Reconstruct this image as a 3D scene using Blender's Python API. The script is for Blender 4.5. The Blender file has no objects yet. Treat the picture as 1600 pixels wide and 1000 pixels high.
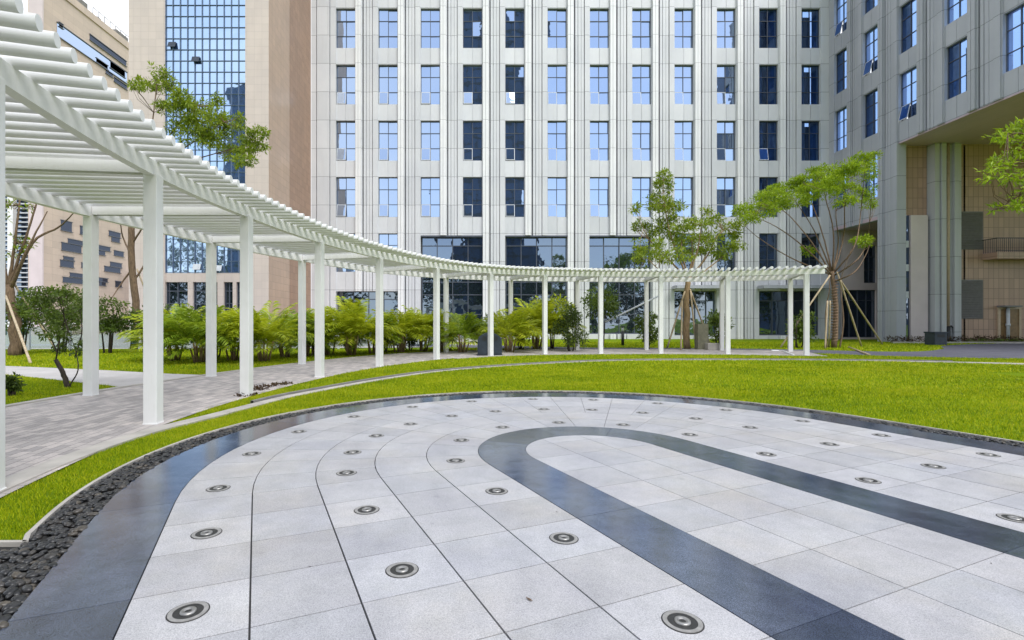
import bpy, bmesh, math, random
import numpy as np
from mathutils import Vector, Matrix, noise
R = math.radians
rng = np.random.default_rng(7)
random.seed(7)
scene = bpy.context.scene
COL = scene.collection

# ------------------------------------------------------------------ camera model
F, CX, HY, EYE = 790.0, 740.0, 503.0, 1.2          # the photo measured on its 1600 x 1000 grid
def at(px, py, y):
    """point at depth y seen at a photo position"""
    return Vector(((px - CX) / F * y, y, EYE + (HY - py) / F * y))
def gd(px, py):
    """point on the ground seen at a photo position"""
    y = F * EYE / (py - HY)
    return Vector(((px - CX) / F * y, y, 0.0))

# ------------------------------------------------------------------ scene graph helpers
WL = {}
def empty(name, loc, label, cat, group=None):
    o = bpy.data.objects.new(name, None); COL.objects.link(o)
    o.empty_display_size = 0.2
    o.location = loc; WL[o.name] = Vector(loc)
    o['label'] = label; o['category'] = cat
    if group: o['group'] = group
    return o
def tag(o, label, cat, group=None, kind=None):
    o['label'] = label; o['category'] = cat
    if group: o['group'] = group
    if kind: o['kind'] = kind
    return o
def link_mesh(name, me, mats, parent=None, loc=None):
    for m in (mats if isinstance(mats, (list, tuple)) else [mats]): me.materials.append(m)
    o = bpy.data.objects.new(name, me); COL.objects.link(o)
    if parent is not None:
        o.parent = parent
        WL[o.name] = WL[parent.name].copy()
    elif loc is not None:
        o.location = loc; WL[o.name] = Vector(loc)
    else:
        WL[o.name] = Vector((0, 0, 0))
    return o
def copy_tree(o, parent=None):
    c = o.copy(); COL.objects.link(c)
    if parent is not None: c.parent = parent
    for ch in list(o.children): copy_tree(ch, c)
    return c

class MB:
    """collects shapes given in world coordinates, builds ONE mesh object"""
    def __init__(s): s.v = []; s.f = []; s.mi = []; s.uv = None; s.cols = None
    def add(s, vs, fs, mi=0):
        b = len(s.v); s.v += [tuple(p) for p in vs]
        s.f += [tuple(b + i for i in q) for q in fs]; s.mi += [mi] * len(fs)
    def box(s, x0, x1, y0, y1, z0, z1, fn=None, mi=0):
        vs = [(x, y, z) for z in (z0, z1) for y in (y0, y1) for x in (x0, x1)]
        if fn: vs = [fn(*p) for p in vs]
        s.add(vs, [(0, 2, 3, 1), (4, 5, 7, 6), (0, 1, 5, 4), (2, 6, 7, 3), (0, 4, 6, 2), (1, 3, 7, 5)], mi)
    def quad(s, a, b, c, d, mi=0): s.add([a, b, c, d], [(0, 1, 2, 3)], mi)
    def tube(s, pts, rad, n=8, cap=True, mi=0):
        pts = [Vector(p) for p in pts]
        if not isinstance(rad, (list, tuple)): rad = [rad] * len(pts)
        rings = []; up = None
        for i, p in enumerate(pts):
            t = (pts[min(i + 1, len(pts) - 1)] - pts[max(i - 1, 0)])
            if t.length < 1e-9: t = Vector((0, 0, 1))
            t.normalize()
            if up is None:
                up = Vector((0, 0, 1)) if abs(t.z) < .9 else Vector((1, 0, 0))
            a = t.cross(up)
            if a.length < 1e-6: a = t.cross(Vector((1, .3, 0)))
            a.normalize(); b = a.cross(t).normalized(); up = b
            rings.append([p + (a * math.cos(2 * math.pi * k / n) + b * math.sin(2 * math.pi * k / n)) * rad[i] for k in range(n)])
        vs = [q for r in rings for q in r]; fs = []
        for i in range(len(pts) - 1):
            for k in range(n):
                fs.append((i * n + k, i * n + (k + 1) % n, (i + 1) * n + (k + 1) % n, (i + 1) * n + k))
        if cap:
            fs.append(tuple(range(n - 1, -1, -1))); fs.append(tuple((len(pts) - 1) * n + k for k in range(n)))
        s.add(vs, fs, mi)
    def lathe(s, prof, c=(0, 0, 0), n=24, mi=0):
        vs = []; fs = []
        for r, z in prof:
            for k in range(n):
                a = 2 * math.pi * k / n
                vs.append((c[0] + r * math.cos(a), c[1] + r * math.sin(a), c[2] + z))
        for i in range(len(prof) - 1):
            for k in range(n):
                fs.append((i * n + k, i * n + (k + 1) % n, (i + 1) * n + (k + 1) % n, (i + 1) * n + k))
        s.add(vs, fs, mi)
    def prism(s, poly, z0, z1, mi=0, top_only=False):
        n = len(poly)
        vs = [(p[0], p[1], z1) for p in poly]
        fs = [tuple(range(n))]
        if not top_only:
            vs += [(p[0], p[1], z0) for p in poly]
            fs += [(i, n + i, n + (i + 1) % n, (i + 1) % n) for i in range(n)]
        s.add(vs, fs, mi)
    def build(s, name, mats, parent=None, smooth=False, loc=None, recalc=True, bevel=0):
        me = bpy.data.meshes.new(name)
        off = WL[parent.name] if parent is not None else (Vector(loc) if loc is not None else Vector((0, 0, 0)))
        me.from_pydata([(x - off[0], y - off[1], z - off[2]) for x, y, z in s.v], [], s.f)
        if s.uv:
            l = me.uv_layers.new(name='UVMap')
            flat = [c for uv in s.uv for c in uv]
            l.data.foreach_set('uv', flat)
        if s.cols:
            a = me.color_attributes.new('tone', 'FLOAT_COLOR', 'CORNER')
            flat = []
            for f, c in zip(s.f, s.cols): flat += [*c, 1.0] * len(f)
            a.data.foreach_set('color', flat)
        me.polygons.foreach_set('material_index', s.mi)
        if recalc:
            bm = bmesh.new(); bm.from_mesh(me); bmesh.ops.recalc_face_normals(bm, faces=bm.faces); bm.to_mesh(me); bm.free()
        if smooth:
            me.polygons.foreach_set('use_smooth', [True] * len(me.polygons))
        me.update()
        o = link_mesh(name, me, mats, parent, loc)
        if bevel:
            b = o.modifiers.new('bevel', 'BEVEL'); b.width = bevel; b.segments = 2; b.limit_method = 'ANGLE'
        return o
def np_mesh(name, verts, faces, mats, parent=None, smooth=False, loc=None):
    """fast mesh from numpy arrays; all faces have the same corner count"""
    me = bpy.data.meshes.new(name)
    off = WL[parent.name] if parent is not None else (Vector(loc) if loc is not None else Vector((0, 0, 0)))
    v = np.asarray(verts, dtype=np.float32) - np.array(off, dtype=np.float32)
    f = np.asarray(faces, dtype=np.int32); k = f.shape[1]
    me.vertices.add(len(v)); me.vertices.foreach_set('co', v.ravel())
    me.loops.add(f.size); me.loops.foreach_set('vertex_index', f.ravel())
    me.polygons.add(len(f)); me.polygons.foreach_set('loop_start', np.arange(0, f.size, k, dtype=np.int32))
    me.polygons.foreach_set('use_smooth', np.full(len(f), smooth))
    me.update(calc_edges=True); me.validate()
    return link_mesh(name, me, mats, parent, loc)

# ------------------------------------------------------------------ materials
class NT:
    def __init__(s, name):
        s.m = bpy.data.materials.new(name); s.m.use_nodes = True; s.t = s.m.node_tree; s.t.nodes.clear()
        s.out = s.t.nodes.new('ShaderNodeOutputMaterial')
    def n(s, typ, **kw):
        nd = s.t.nodes.new(typ)
        for k, v in kw.items():
            if k.startswith('i_'):
                key = k[2:]; key = int(key) if key.isdigit() else key.replace('_', ' ')
                s.inp(nd, key, v)
            else: setattr(nd, k, v)
        return nd
    def inp(s, nd, key, v):
        sock = nd.inputs[key]
        if isinstance(v, bpy.types.NodeSocket): s.t.links.new(v, sock)
        elif isinstance(v, bpy.types.Node): s.t.links.new(v.outputs[0], sock)
        else: sock.default_value = v
    def math(s, op, a, b=0.0, clamp=False):
        nd = s.n('ShaderNodeMath', operation=op); nd.use_clamp = clamp
        s.inp(nd, 0, a); s.inp(nd, 1, b); return nd.outputs[0]
    def mix(s, fac, a, b, mode='MIX'):
        nd = s.n('ShaderNodeMix', data_type='RGBA', blend_type=mode)
        s.inp(nd, 0, fac); s.inp(nd, 6, a); s.inp(nd, 7, b); return nd.outputs[2]
    def ramp(s, fac, stops):
        nd = s.n('ShaderNodeValToRGB'); s.inp(nd, 0, fac)
        e = nd.color_ramp.elements
        while len(e) < len(stops): e.new(.5)
        for el, (p, c) in zip(e, stops):
            el.position = p; el.color = c if len(c) == 4 else (*c, 1)
        return nd.outputs[0]
    def coord(s, which='Object'): return s.n('ShaderNodeTexCoord').outputs[which]
    def noise(s, vec, scale, detail=4, rough=.55, out=0):
        nd = s.n('ShaderNodeTexNoise'); s.inp(nd, 'Vector', vec); nd.inputs['Scale'].default_value = scale
        nd.inputs['Detail'].default_value = detail; nd.inputs['Roughness'].default_value = rough
        return nd.outputs[out]
    def scaled(s, vec, sc):
        nd = s.n('ShaderNodeMapping'); s.inp(nd, 0, vec); nd.inputs['Scale'].default_value = sc; return nd.outputs[0]
    def pbsdf(s, color, rough=.5, bump=None, bstr=.2, bdist=.01, metal=0.0, spec=.5, **kw):
        p = s.n('ShaderNodeBsdfPrincipled')
        s.inp(p, 'Base Color', color); s.inp(p, 'Roughness', rough); s.inp(p, 'Metallic', metal)
        s.inp(p, 'Specular IOR Level', spec)
        if bump is not None:
            b = s.n('ShaderNodeBump'); b.inputs['Strength'].default_value = bstr; b.inputs['Distance'].default_value = bdist
            s.inp(b, 'Height', bump); s.inp(p, 'Normal', b.outputs[0])
        return p
    def done(s, sh):
        s.t.links.new(sh.outputs[0] if isinstance(sh, bpy.types.Node) else sh, s.out.inputs[0]); return s.m
def C(r, g, b): return (r, g, b, 1)

def m_plain(name, col, rough=.5, var=.12, scale=6, metal=0.0, spec=.5, bscale=60, bstr=.15):
    t = NT(name); g = t.coord('Object')
    n1 = t.noise(g, scale, 5); n2 = t.noise(g, bscale, 3)
    lo = tuple(c * (1 - var) for c in col); hi = tuple(min(1, c * (1 + var)) for c in col)
    c = t.ramp(n1, [(.3, lo), (.7, hi)])
    return t.done(t.pbsdf(c, rough, n2, bstr, .004, metal, spec))

def m_granite(name, base, rough, speck, dark, spec=.5, stain=.12, tint=(1, 1, 1)):
    t = NT(name); g = t.coord('Object')
    att = t.n('ShaderNodeVertexColor', layer_name='tone').outputs[0]
    sp = t.noise(g, 380, 2, .7); sp2 = t.noise(g, 130, 3, .7)
    s1 = t.ramp(sp, [(.36, dark), (.47, base), (.62, tuple(min(1, b * speck) for b in base))])
    s2 = t.ramp(sp2, [(.35, C(.82, .82, .83)), (.6, C(1.06, 1.05, 1.04))])
    c = t.mix(1.0, s1, s2, 'MULTIPLY')
    st = t.noise(g, 1.7, 6, .6); st2 = t.noise(g, 6.5, 5, .65)
    c = t.mix(1.0, c, t.ramp(st, [(.3, C(1 - stain, 1 - stain, 1 - stain * .8)), (.7, C(1 + stain * .5, 1 + stain * .5, 1 + stain * .4))]), 'MULTIPLY')
    c = t.mix(1.0, c, t.ramp(st2, [(.25, C(1 - stain, 1 - stain * .95, 1 - stain)), (.6, C(1, 1, 1))]), 'MULTIPLY')
    c = t.mix(1.0, c, t.ramp(t.noise(g, .9, 7, .62), [(.50, C(1, 1, 1)), (.66, C(1.03, 1.0, .93)), (.74, C(.97, .93, .90))]), 'MULTIPLY')
    c = t.mix(1.0, c, t.ramp(t.noise(g, 13, 3, .6), [(.20, C(.80, .80, .82)), (.31, C(1, 1, 1))]), 'MULTIPLY')
    c = t.mix(1.0, c, att, 'MULTIPLY')
    rg = t.math('ADD', t.math('MULTIPLY', st2, .22), rough - .1)
    return t.done(t.pbsdf(c, rg, sp2, .12, .002, 0, spec))

M = {}
M['granite'] = m_granite('pale_granite', (.435, .43, .44), .5, 1.18, (.25, .25, .26), stain=.16)
M['dark_granite'] = m_granite('dark_granite', (.072, .088, .125), .08, 1.9, (.030, .038, .052), .8, .42)
M['grout'] = m_plain('grout', (.05, .05, .052), .9, .2, 20)
M['white'] = None
def m_white():
    t = NT('white_paint'); g = t.coord('Object')
    n1 = t.noise(g, 1.3, 5, .6); n2 = t.noise(t.scaled(g, (9, 9, 1.2)), 3, 5, .65)
    c = t.ramp(n1, [(.3, C(.72, .715, .70)), (.65, C(.80, .795, .785))])
    c = t.mix(1.0, c, t.ramp(n2, [(.2, C(.93, .925, .91)), (.45, C(1, 1, 1))]), 'MULTIPLY')
    return t.done(t.pbsdf(c, .42, t.noise(g, 90, 3), .08, .003))
M['white'] = m_white()

def m_facade(name, base, pitch, z0, joint=.030, tint=.06, xp=0, axis=0, jc=.45):
    """stone or metal cladding with real panel joints every `pitch` metres of height"""
    t = NT(name); g = t.n('ShaderNodeNewGeometry').outputs['Position']
    sx = t.n('ShaderNodeSeparateXYZ'); t.inp(sx, 0, g)
    q = t.math('DIVIDE', t.math('SUBTRACT', sx.outputs[2], z0), pitch)
    fr = t.math('FRACT', q)
    j = t.math('LESS_THAN', fr, joint / pitch)
    rowid = t.math('FLOOR', q)
    if xp:
        qa = t.math('DIVIDE', sx.outputs[axis], xp)
        j = t.math('MAXIMUM', j, t.math('LESS_THAN', t.math('FRACT', qa), joint / xp))
        cid = t.math('FLOOR', qa)
    else:
        cid = t.math('FLOOR', t.math('DIVIDE', t.math('ADD', sx.outputs[0], sx.outputs[1]), .74))
    cb = t.n('ShaderNodeCombineXYZ'); t.inp(cb, 0, rowid); t.inp(cb, 1, cid)
    wn = t.n('ShaderNodeTexWhiteNoise', noise_dimensions='3D'); t.inp(wn, 0, cb.outputs[0])
    n1 = t.noise(g, .5, 6, .6); n2 = t.noise(t.scaled(g, (3, 3, .35)), 1.2, 5, .6); n3 = t.noise(g, 22, 3)
    c = t.mix(1.0, base, t.ramp(wn.outputs[0], [(0, C(1 - tint, 1 - tint * .9, 1 - tint)), (1, C(1 + tint, 1 + tint, 1 + tint * .8))]), 'MULTIPLY')
    c = t.mix(1.0, c, t.ramp(n1, [(.3, C(.93, .93, .94)), (.7, C(1.05, 1.04, 1.03))]), 'MULTIPLY')
    c = t.mix(1.0, c, t.ramp(n2, [(.2, C(.94, .935, .93)), (.5, C(1, 1, 1))]), 'MULTIPLY')
    c = t.mix(j, c, C(*(b * jc for b in base[:3])))
    h = t.math('ADD', t.math('MULTIPLY', j, -1.0), t.math('MULTIPLY', n3, .03))
    return t.done(t.pbsdf(c, .45, h, .5, .012))
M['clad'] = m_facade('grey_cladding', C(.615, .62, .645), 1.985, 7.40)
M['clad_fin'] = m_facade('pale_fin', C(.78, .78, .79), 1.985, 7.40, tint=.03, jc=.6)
M['clad_wing_shade'] = m_facade('grey_cladding_wing_shade', C(.42, .43, .48), 1.985, 7.80)  # same cladding as the main front, the wing's shade darkened into its colour
M['clad_col'] = m_facade('grey_column_cladding', C(.46, .47, .49), 2.2, .6)
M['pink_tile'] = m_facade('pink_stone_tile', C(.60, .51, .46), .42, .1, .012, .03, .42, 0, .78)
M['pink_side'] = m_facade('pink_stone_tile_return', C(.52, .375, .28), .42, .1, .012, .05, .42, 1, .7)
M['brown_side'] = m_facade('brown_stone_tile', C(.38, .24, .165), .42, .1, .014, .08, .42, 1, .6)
M['wall_tile'] = m_facade('tan_wall_tile', C(.42, .275, .20), .60, .15, .026, .09, .30, 0, .5)
M['beige'] = m_facade('beige_stone', C(.54, .43, .35), .6, .1, .014, .06, 1.2, 1, .75)
M['pale_pink'] = m_plain('pale_pink_panel', (.62, .53, .53), .6, .06, 1)
M['soffit'] = m_facade('soffit_panel', C(.50, .385, .44), 50, -20, .01, .05, 1.5, 0)
M['frame'] = m_plain('window_frame', (.07, .08, .105), .4, .1)
M['mullion'] = m_plain('blue_mullion', (.10, .14, .22), .4, .1)
M['far_glass'] = m_plain('far_blue_glass', (.03, .065, .15), .35, .25, .12)
M['frame_light'] = m_plain('sash_frame', (.55, .57, .6), .4, .08)
M['black'] = m_plain('black_metal', (.02, .022, .025), .45, .25)
M['slate'] = m_plain('slate_plastic', (.028, .038, .055), .45, .2, 8)
M['steel'] = m_plain('steel', (.36, .35, .335), .42, .15, 20, .85)
M['cover'] = m_plain('jet_cover', (.27, .262, .25), .55, .25, 30)
M['steel_dark'] = m_plain('dark_grating', (.022, .021, .02), .5, .3, 40)
M['concrete'] = m_plain('pale_concrete', (.42, .39, .35), .8, .2, 3, bscale=120, bstr=.3)
M['kerb_dark'] = m_plain('grey_kerb', (.20, .19, .18), .85, .2, 5)
M['stone_box'] = m_plain('mossy_stone', (.20, .19, .13), .85, .25, 7, bscale=50, bstr=.5)
M['curtain'] = m_plain('curtain', (.40, .43, .48), .9, .15, 3)
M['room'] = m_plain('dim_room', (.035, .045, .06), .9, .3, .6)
M['vent'] = m_plain('vent_louvre', (.16, .15, .15), .5, .1)
M['pipe'] = m_plain('cream_pipe', (.50, .38, .26), .5, .1)
M['wood_door'] = m_plain('brown_door', (.22, .13, .05), .5, .2)
M['soil'] = m_plain('pebble_bed', (.02, .019, .018), .95, .3, 30)

def m_glass(name, tint, rough=.02, mirror=.6, body=(.02, .035, .06), wav=.006, wscale=.6):
    t = NT(name); g = t.coord('Object')
    w = t.noise(g, wscale, 3, .5)
    b = t.n('ShaderNodeBump'); b.inputs['Strength'].default_value = 1.0; b.inputs['Distance'].default_value = wav; t.inp(b, 'Height', w)
    gl = t.n('ShaderNodeBsdfGlossy'); gl.inputs['Color'].default_value = C(*tint); gl.inputs['Roughness'].default_value = rough; t.inp(gl, 'Normal', b.outputs[0])
    df = t.n('ShaderNodeBsdfDiffuse'); df.inputs['Color'].default_value = C(*body)
    fr = t.n('ShaderNodeFresnel'); fr.inputs[0].default_value = 1.5
    fac = t.math('ADD', t.math('MULTIPLY', fr.outputs[0], 1 - mirror), mirror, True)
    mx = t.n('ShaderNodeMixShader'); t.inp(mx, 0, fac); t.inp(mx, 1, df); t.inp(mx, 2, gl)
    return t.done(mx)
M['glass'] = m_glass('coated_glass', (.62, .76, .98), .015, .60)
M['glass_cw'] = m_glass('curtain_wall_glass', (.62, .80, 1.0), .03, .72, (.05, .09, .2), .02, .5)
M['glass_slot'] = m_glass('slot_glass', (.5, .6, .8), .05, .05, (.014, .016, .022), .02, .5)
M['glass_dark'] = m_glass('dark_glass', (.5, .62, .8), .02, .32, (.012, .018, .028), .014, .6)
def m_clear(name, tint, fac0, wav=.01, ior=1.28):
    t = NT(name); g = t.coord('Object')
    b = t.n('ShaderNodeBump'); b.inputs['Strength'].default_value = 1.0; b.inputs['Distance'].default_value = wav; t.inp(b, 'Height', t.noise(g, .8, 3))
    gl = t.n('ShaderNodeBsdfGlossy'); gl.inputs['Color'].default_value = C(.38, .58, .95); gl.inputs['Roughness'].default_value = .01; t.inp(gl, 'Normal', b.outputs[0])
    tr = t.n('ShaderNodeBsdfTransparent'); tr.inputs[0].default_value = C(*tint)
    fr = t.n('ShaderNodeFresnel'); fr.inputs[0].default_value = ior
    fac = t.math('ADD', t.math('MULTIPLY', fr.outputs[0], 1 - fac0), fac0, True)
    mx = t.n('ShaderNodeMixShader'); t.inp(mx, 0, fac); t.inp(mx, 1, tr); t.inp(mx, 2, gl)
    return t.done(mx)
M['glass_clear'] = m_clear('clear_blue_glass', (.26, .42, .74), .14)
M['glass_rail'] = m_clear('railing_glass', (.80, .86, .84), .10, .002)

def m_leaf(name, dark, mid, light, trans=.35, nsc=1.2):
    t = NT(name); geo = t.n('ShaderNodeNewGeometry'); pos = geo.outputs['Position']
    rnd = geo.outputs['Random Per Island']
    n = t.noise(pos, nsc, 3)
    f = t.math('ADD', t.math('MULTIPLY', rnd, .55), t.math('MULTIPLY', n, .55))
    c = t.ramp(f, [(.22, dark), (.5, mid), (.85, light)])
    p = t.pbsdf(c, .42, spec=.35)
    tl = t.n('ShaderNodeBsdfTranslucent'); t.inp(tl, 0, t.mix(.35, c, C(min(1, light[0] * 1.6), min(1, light[1] * 1.5), light[2] * .6)))
    mx = t.n('ShaderNodeMixShader'); t.inp(mx, 0, trans); t.inp(mx, 1, p); t.inp(mx, 2, tl)
    return t.done(mx)
M['leaf_mid'] = m_leaf('leaf_mid', (.045, .085, .010), (.16, .25, .02), (.38, .46, .045), .45)
M['leaf_fresh'] = m_leaf('leaf_fresh', (.08, .15, .006), (.22, .35, .012), (.42, .53, .03))
M['leaf_dark'] = m_leaf('leaf_dark', (.022, .04, .010), (.055, .095, .018), (.14, .20, .04))
M['leaf_hedge'] = m_leaf('leaf_hedge', (.035, .06, .012), (.085, .14, .02), (.17, .24, .04))
M['leaf_palm'] = m_leaf('leaf_palm', (.10, .15, .008), (.34, .43, .018), (.58, .62, .05), .45)
M['leaf_palm_green'] = m_leaf('leaf_palm_green', (.06, .11, .012), (.20, .31, .022), (.40, .50, .05), .4)
M['leaf_red'] = m_leaf('leaf_red', (.035, .014, .012), (.07, .035, .02), (.10, .08, .03))
def m_blade():
    t = NT('grass_blade'); geo = t.n('ShaderNodeNewGeometry'); pos = geo.outputs['Position']; rnd = geo.outputs['Random Per Island']
    n1 = t.noise(pos, .45, 6, .68); n2 = t.noise(t.scaled(pos, (.5, 1.8, 1)), 1.6, 5, .65)
    f = t.math('ADD', t.math('MULTIPLY', rnd, .40), t.math('ADD', t.math('MULTIPLY', n1, .55), t.math('MULTIPLY', n2, .35)))
    c = t.ramp(f, [(.40, (.085, .155, .002)), (.53, (.22, .325, .003)), (.66, (.36, .44, .004)), (.82, (.52, .53, .012)), (1.0, (.54, .45, .07))])
    p = t.pbsdf(c, .5, spec=.25); tl = t.n('ShaderNodeBsdfTranslucent'); t.inp(tl, 0, c)
    mx = t.n('ShaderNodeMixShader'); t.inp(mx, 0, .3); t.inp(mx, 1, p); t.inp(mx, 2, tl)
    return t.done(mx)
M['grass_blade'] = m_blade()
M['wood'] = m_leaf('wood_mass', (.012, .022, .008), (.03, .05, .014), (.09, .13, .04), .2)
def m_bark(name, a, b, sc=(14, 14, 2.5)):
    t = NT(name); g = t.coord('Object')
    n = t.noise(t.scaled(g, sc), 2.2, 6, .65)
    c = t.ramp(n, [(.32, a), (.62, b)])
    return t.done(t.pbsdf(c, .85, n, .6, .02))
M['bark'] = m_bark('brown_bark', C(.07, .042, .024), C(.22, .145, .085))
M['bark_pale'] = m_bark('tan_bark', C(.16, .105, .055), C(.40, .28, .15))
M['bark_dark'] = m_bark('dark_bark', C(.018, .014, .011), C(.075, .055, .040))
M['bamboo'] = m_bark('bamboo_pole', C(.36, .27, .16), C(.58, .47, .32), (6, 6, 1))
M['rope'] = m_bark('straw_rope', C(.16, .09, .06), C(.42, .29, .21), (3, 3, 30))

def m_lawn():
    t = NT('lawn'); g = t.coord('Object')
    n1 = t.noise(g, .7, 5, .6); n2 = t.noise(t.scaled(g, (1, 2.2, 1)), 6, 5, .7); n3 = t.noise(g, 70, 3, .7)
    c = t.ramp(n1, [(.3, C(.15, .235, .002)), (.7, C(.245, .35, .003))])
    c = t.mix(t.ramp(t.noise(g, .35, 6, .7), [(.52, C(0, 0, 0)), (.72, C(.7, .7, .7))]), c, C(.33, .31, .02))
    c = t.mix(1.0, c, t.ramp(n2, [(.3, C(.62, .68, .6)), (.55, C(1.08, 1.05, 1))]), 'MULTIPLY')
    c = t.mix(1.0, c, t.ramp(n3, [(.3, C(.55, .6, .5)), (.6, C(1.1, 1.08, 1))]), 'MULTIPLY')
    return t.done(t.pbsdf(c, .9, n3, 1.0, .03, spec=.1))
M['lawn'] = m_lawn()
def m_pave():
    t = NT('brick_paving'); uv = t.n('ShaderNodeUVMap').outputs[0]; g = t.coord('Object')
    b = t.n('ShaderNodeTexBrick'); t.inp(b, 0, uv); b.offset = .5
    b.inputs['Color1'].default_value = C(.30, .28, .275); b.inputs['Color2'].default_value = C(.54, .49, .465)
    b.inputs['Mortar'].default_value = C(.17, .16, .155); b.inputs['Scale'].default_value = 1
    b.inputs['Mortar Size'].default_value = .004; b.inputs['Mortar Smooth'].default_value = .3; b.inputs['Bias'].default_value = .1
    b.inputs['Brick Width'].default_value = .2; b.inputs['Row Height'].default_value = .1
    n1 = t.noise(g, 1.6, 6, .65); n2 = t.noise(g, 60, 3, .7)
    c = t.mix(1.0, b.outputs[0], t.ramp(n1, [(.3, C(.80, .79, .78)), (.7, C(1.12, 1.1, 1.08))]), 'MULTIPLY')
    c = t.mix(1.0, c, t.ramp(n2, [(.3, C(.82, .82, .82)), (.6, C(1.05, 1.05, 1.05))]), 'MULTIPLY')
    h = t.math('ADD', t.math('MULTIPLY', b.outputs[1], -1), t.math('MULTIPLY', n2, .4))
    return t.done(t.pbsdf(c, .75, h, .5, .006))
M['pave'] = m_pave()
def m_pave2():
    t = NT('pale_paving'); g = t.coord('Object')
    n1 = t.noise(g, 1.2, 6, .65); n2 = t.noise(g, 60, 3, .7)
    c = t.ramp(n1, [(.3, C(.40, .375, .36)), (.7, C(.55, .52, .50))])
    c = t.mix(1.0, c, t.ramp(n2, [(.3, C(.85, .85, .85)), (.6, C(1.05, 1.05, 1.05))]), 'MULTIPLY')
    return t.done(t.pbsdf(c, .8, n2, .3, .004))
M['pave2'] = m_pave2()
def m_asphalt():
    t = NT('asphalt'); g = t.coord('Object')
    n1 = t.noise(g, 1.1, 5, .6); n2 = t.noise(g, 120, 3, .7)
    c = t.ramp(n1, [(.3, C(.085, .085, .11)), (.7, C(.135, .13, .165))])
    c = t.mix(1.0, c, t.ramp(n2, [(.3, C(.7, .7, .7)), (.65, C(1.2, 1.2, 1.2))]), 'MULTIPLY')
    return t.done(t.pbsdf(c, .8, n2, .5, .006))
M['asphalt'] = m_asphalt()
def m_pebble():
    t = NT('black_pebble'); geo = t.n('ShaderNodeNewGeometry'); r = geo.outputs['Random Per Island']; g = t.coord('Object')
    c = t.ramp(r, [(0, C(.008, .0085, .0095)), (.6, C(.020, .020, .021)), (.9, C(.042, .038, .034)), (1, C(.085, .072, .055))])
    n = t.noise(g, 45, 4, .6)
    c = t.mix(1.0, c, t.ramp(n, [(.3, C(.7, .7, .7)), (.65, C(1.25, 1.22, 1.2))]), 'MULTIPLY')
    return t.done(t.pbsdf(c, .38, n, .15, .004, spec=.5))
M['pebble'] = m_pebble()

# ------------------------------------------------------------------ curves
def spline(pts, n=12):
    """Catmull-Rom through pts; parameter value i at pts[i]"""
    P = [Vector(p) for p in pts]
    P = [P[0] * 2 - P[1]] + P + [P[-1] * 2 - P[-2]]
    def ev(u):
        i = int(min(max(math.floor(u), 0), len(pts) - 2)); t = u - i
        a, b, c, d = P[i], P[i + 1], P[i + 2], P[i + 3]
        return .5 * ((2 * b) + (c - a) * t + (2 * a - 5 * b + 4 * c - d) * t * t + (3 * b - a - 3 * c + d) * t ** 3)
    return ev
INNER = [(-2.75, 1.25, 0), (-3.379, 3.50, 0), (-3.75, 5.92, 0), (-3.70, 8.24, 0), (-3.32, 10.9, 0), (-2.52, 13.54, 0), (-1.18, 16.1, 0),
         (.60, 17.8, 0), (2.62, 18.6, 0), (4.76, 18.95, 0), (7.05, 19.05, 0), (9.4, 18.7, 0), (11.85, 18.0, 0)]
def ox(px, y): return ((px - CX) / F * y, y, 0)
OUTER = [(-5.05, .15, 0), (-5.75, 2.8, 0), (-6.25, 5.6, 0), ox(142, 8.2), ox(330, 11.05), ox(472, 14.2), ox(594, 17.6),
         ox(697, 19.8), ox(798, 20.9), ox(902, 21.3), ox(1010, 21.5), ox(1128, 21.15), (12.75, 20.35, 0)]
ci, co = spline(INNER), spline(OUTER)
UEND = 12.22
NPOST = len(INNER)

# ------------------------------------------------------------------ plaza frame
TH = math.atan2(.395, .918); cT, sT = math.cos(TH), math.sin(TH)
S0, T0 = 2.857, 3.79
PC = Vector((cT * S0 - sT * T0, sT * S0 + cT * T0, 0))
def pl(u, v): return (PC.x + cT * u - sT * v, PC.y + sT * u + cT * v)
def inv(x, y):
    dx, dy = x - PC.x, y - PC.y
    return (cT * dx + sT * dy, -sT * dx + cT * dy)
def stad(x, y):
    u, v = inv(x, y)
    return math.hypot(u, v) if v > 0 else abs(u)
VMIN = -5.0
plaza = MB(); plaza.cols = []; band = MB(); band.cols = []
def tile(mb, poly, tone, z1=.022):
    p2 = [pl(*q) for q in poly]
    n0 = len(mb.f); mb.prism(p2, .006, z1); mb.cols += [tone] * (len(mb.f) - n0)
def rect_tile(mb, u0, u1, v0, v1, g, gl, tone, z1=.022):
    tile(mb, [(u0 + gl, v0 + g), (u1 - gl, v0 + g), (u1 - gl, v1 - g), (u0 + gl, v1 - g)], tone, z1)
def sector(mb, r0, r1, a0, a1, g, gl, tone, z1=.022):
    n = max(3, int((a1 - a0) / .06))
    i0, i1 = r0 + gl, r1 - gl
    pts = [(i1 * math.cos(a), i1 * math.sin(a)) for a in np.linspace(a0 + g / i1, a1 - g / i1, n)]
    pts += [(i0 * math.cos(a), i0 * math.sin(a)) for a in np.linspace(a1 - g / i0, a0 + g / i0, n)]
    tile(mb, pts, tone, z1)
def tone(lo=.93, hi=1.05):
    t_ = random.uniform(lo, hi); h_ = random.uniform(-1, 1); return (t_ * (1 + .012 * h_), t_, t_ * (1 - .016 * h_ + random.uniform(0, .012)))
RAD = [1.085, 1.55, 1.99, 2.45, 2.88, 3.345]
ROW = .415
nrow = int(-VMIN / ROW)
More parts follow.
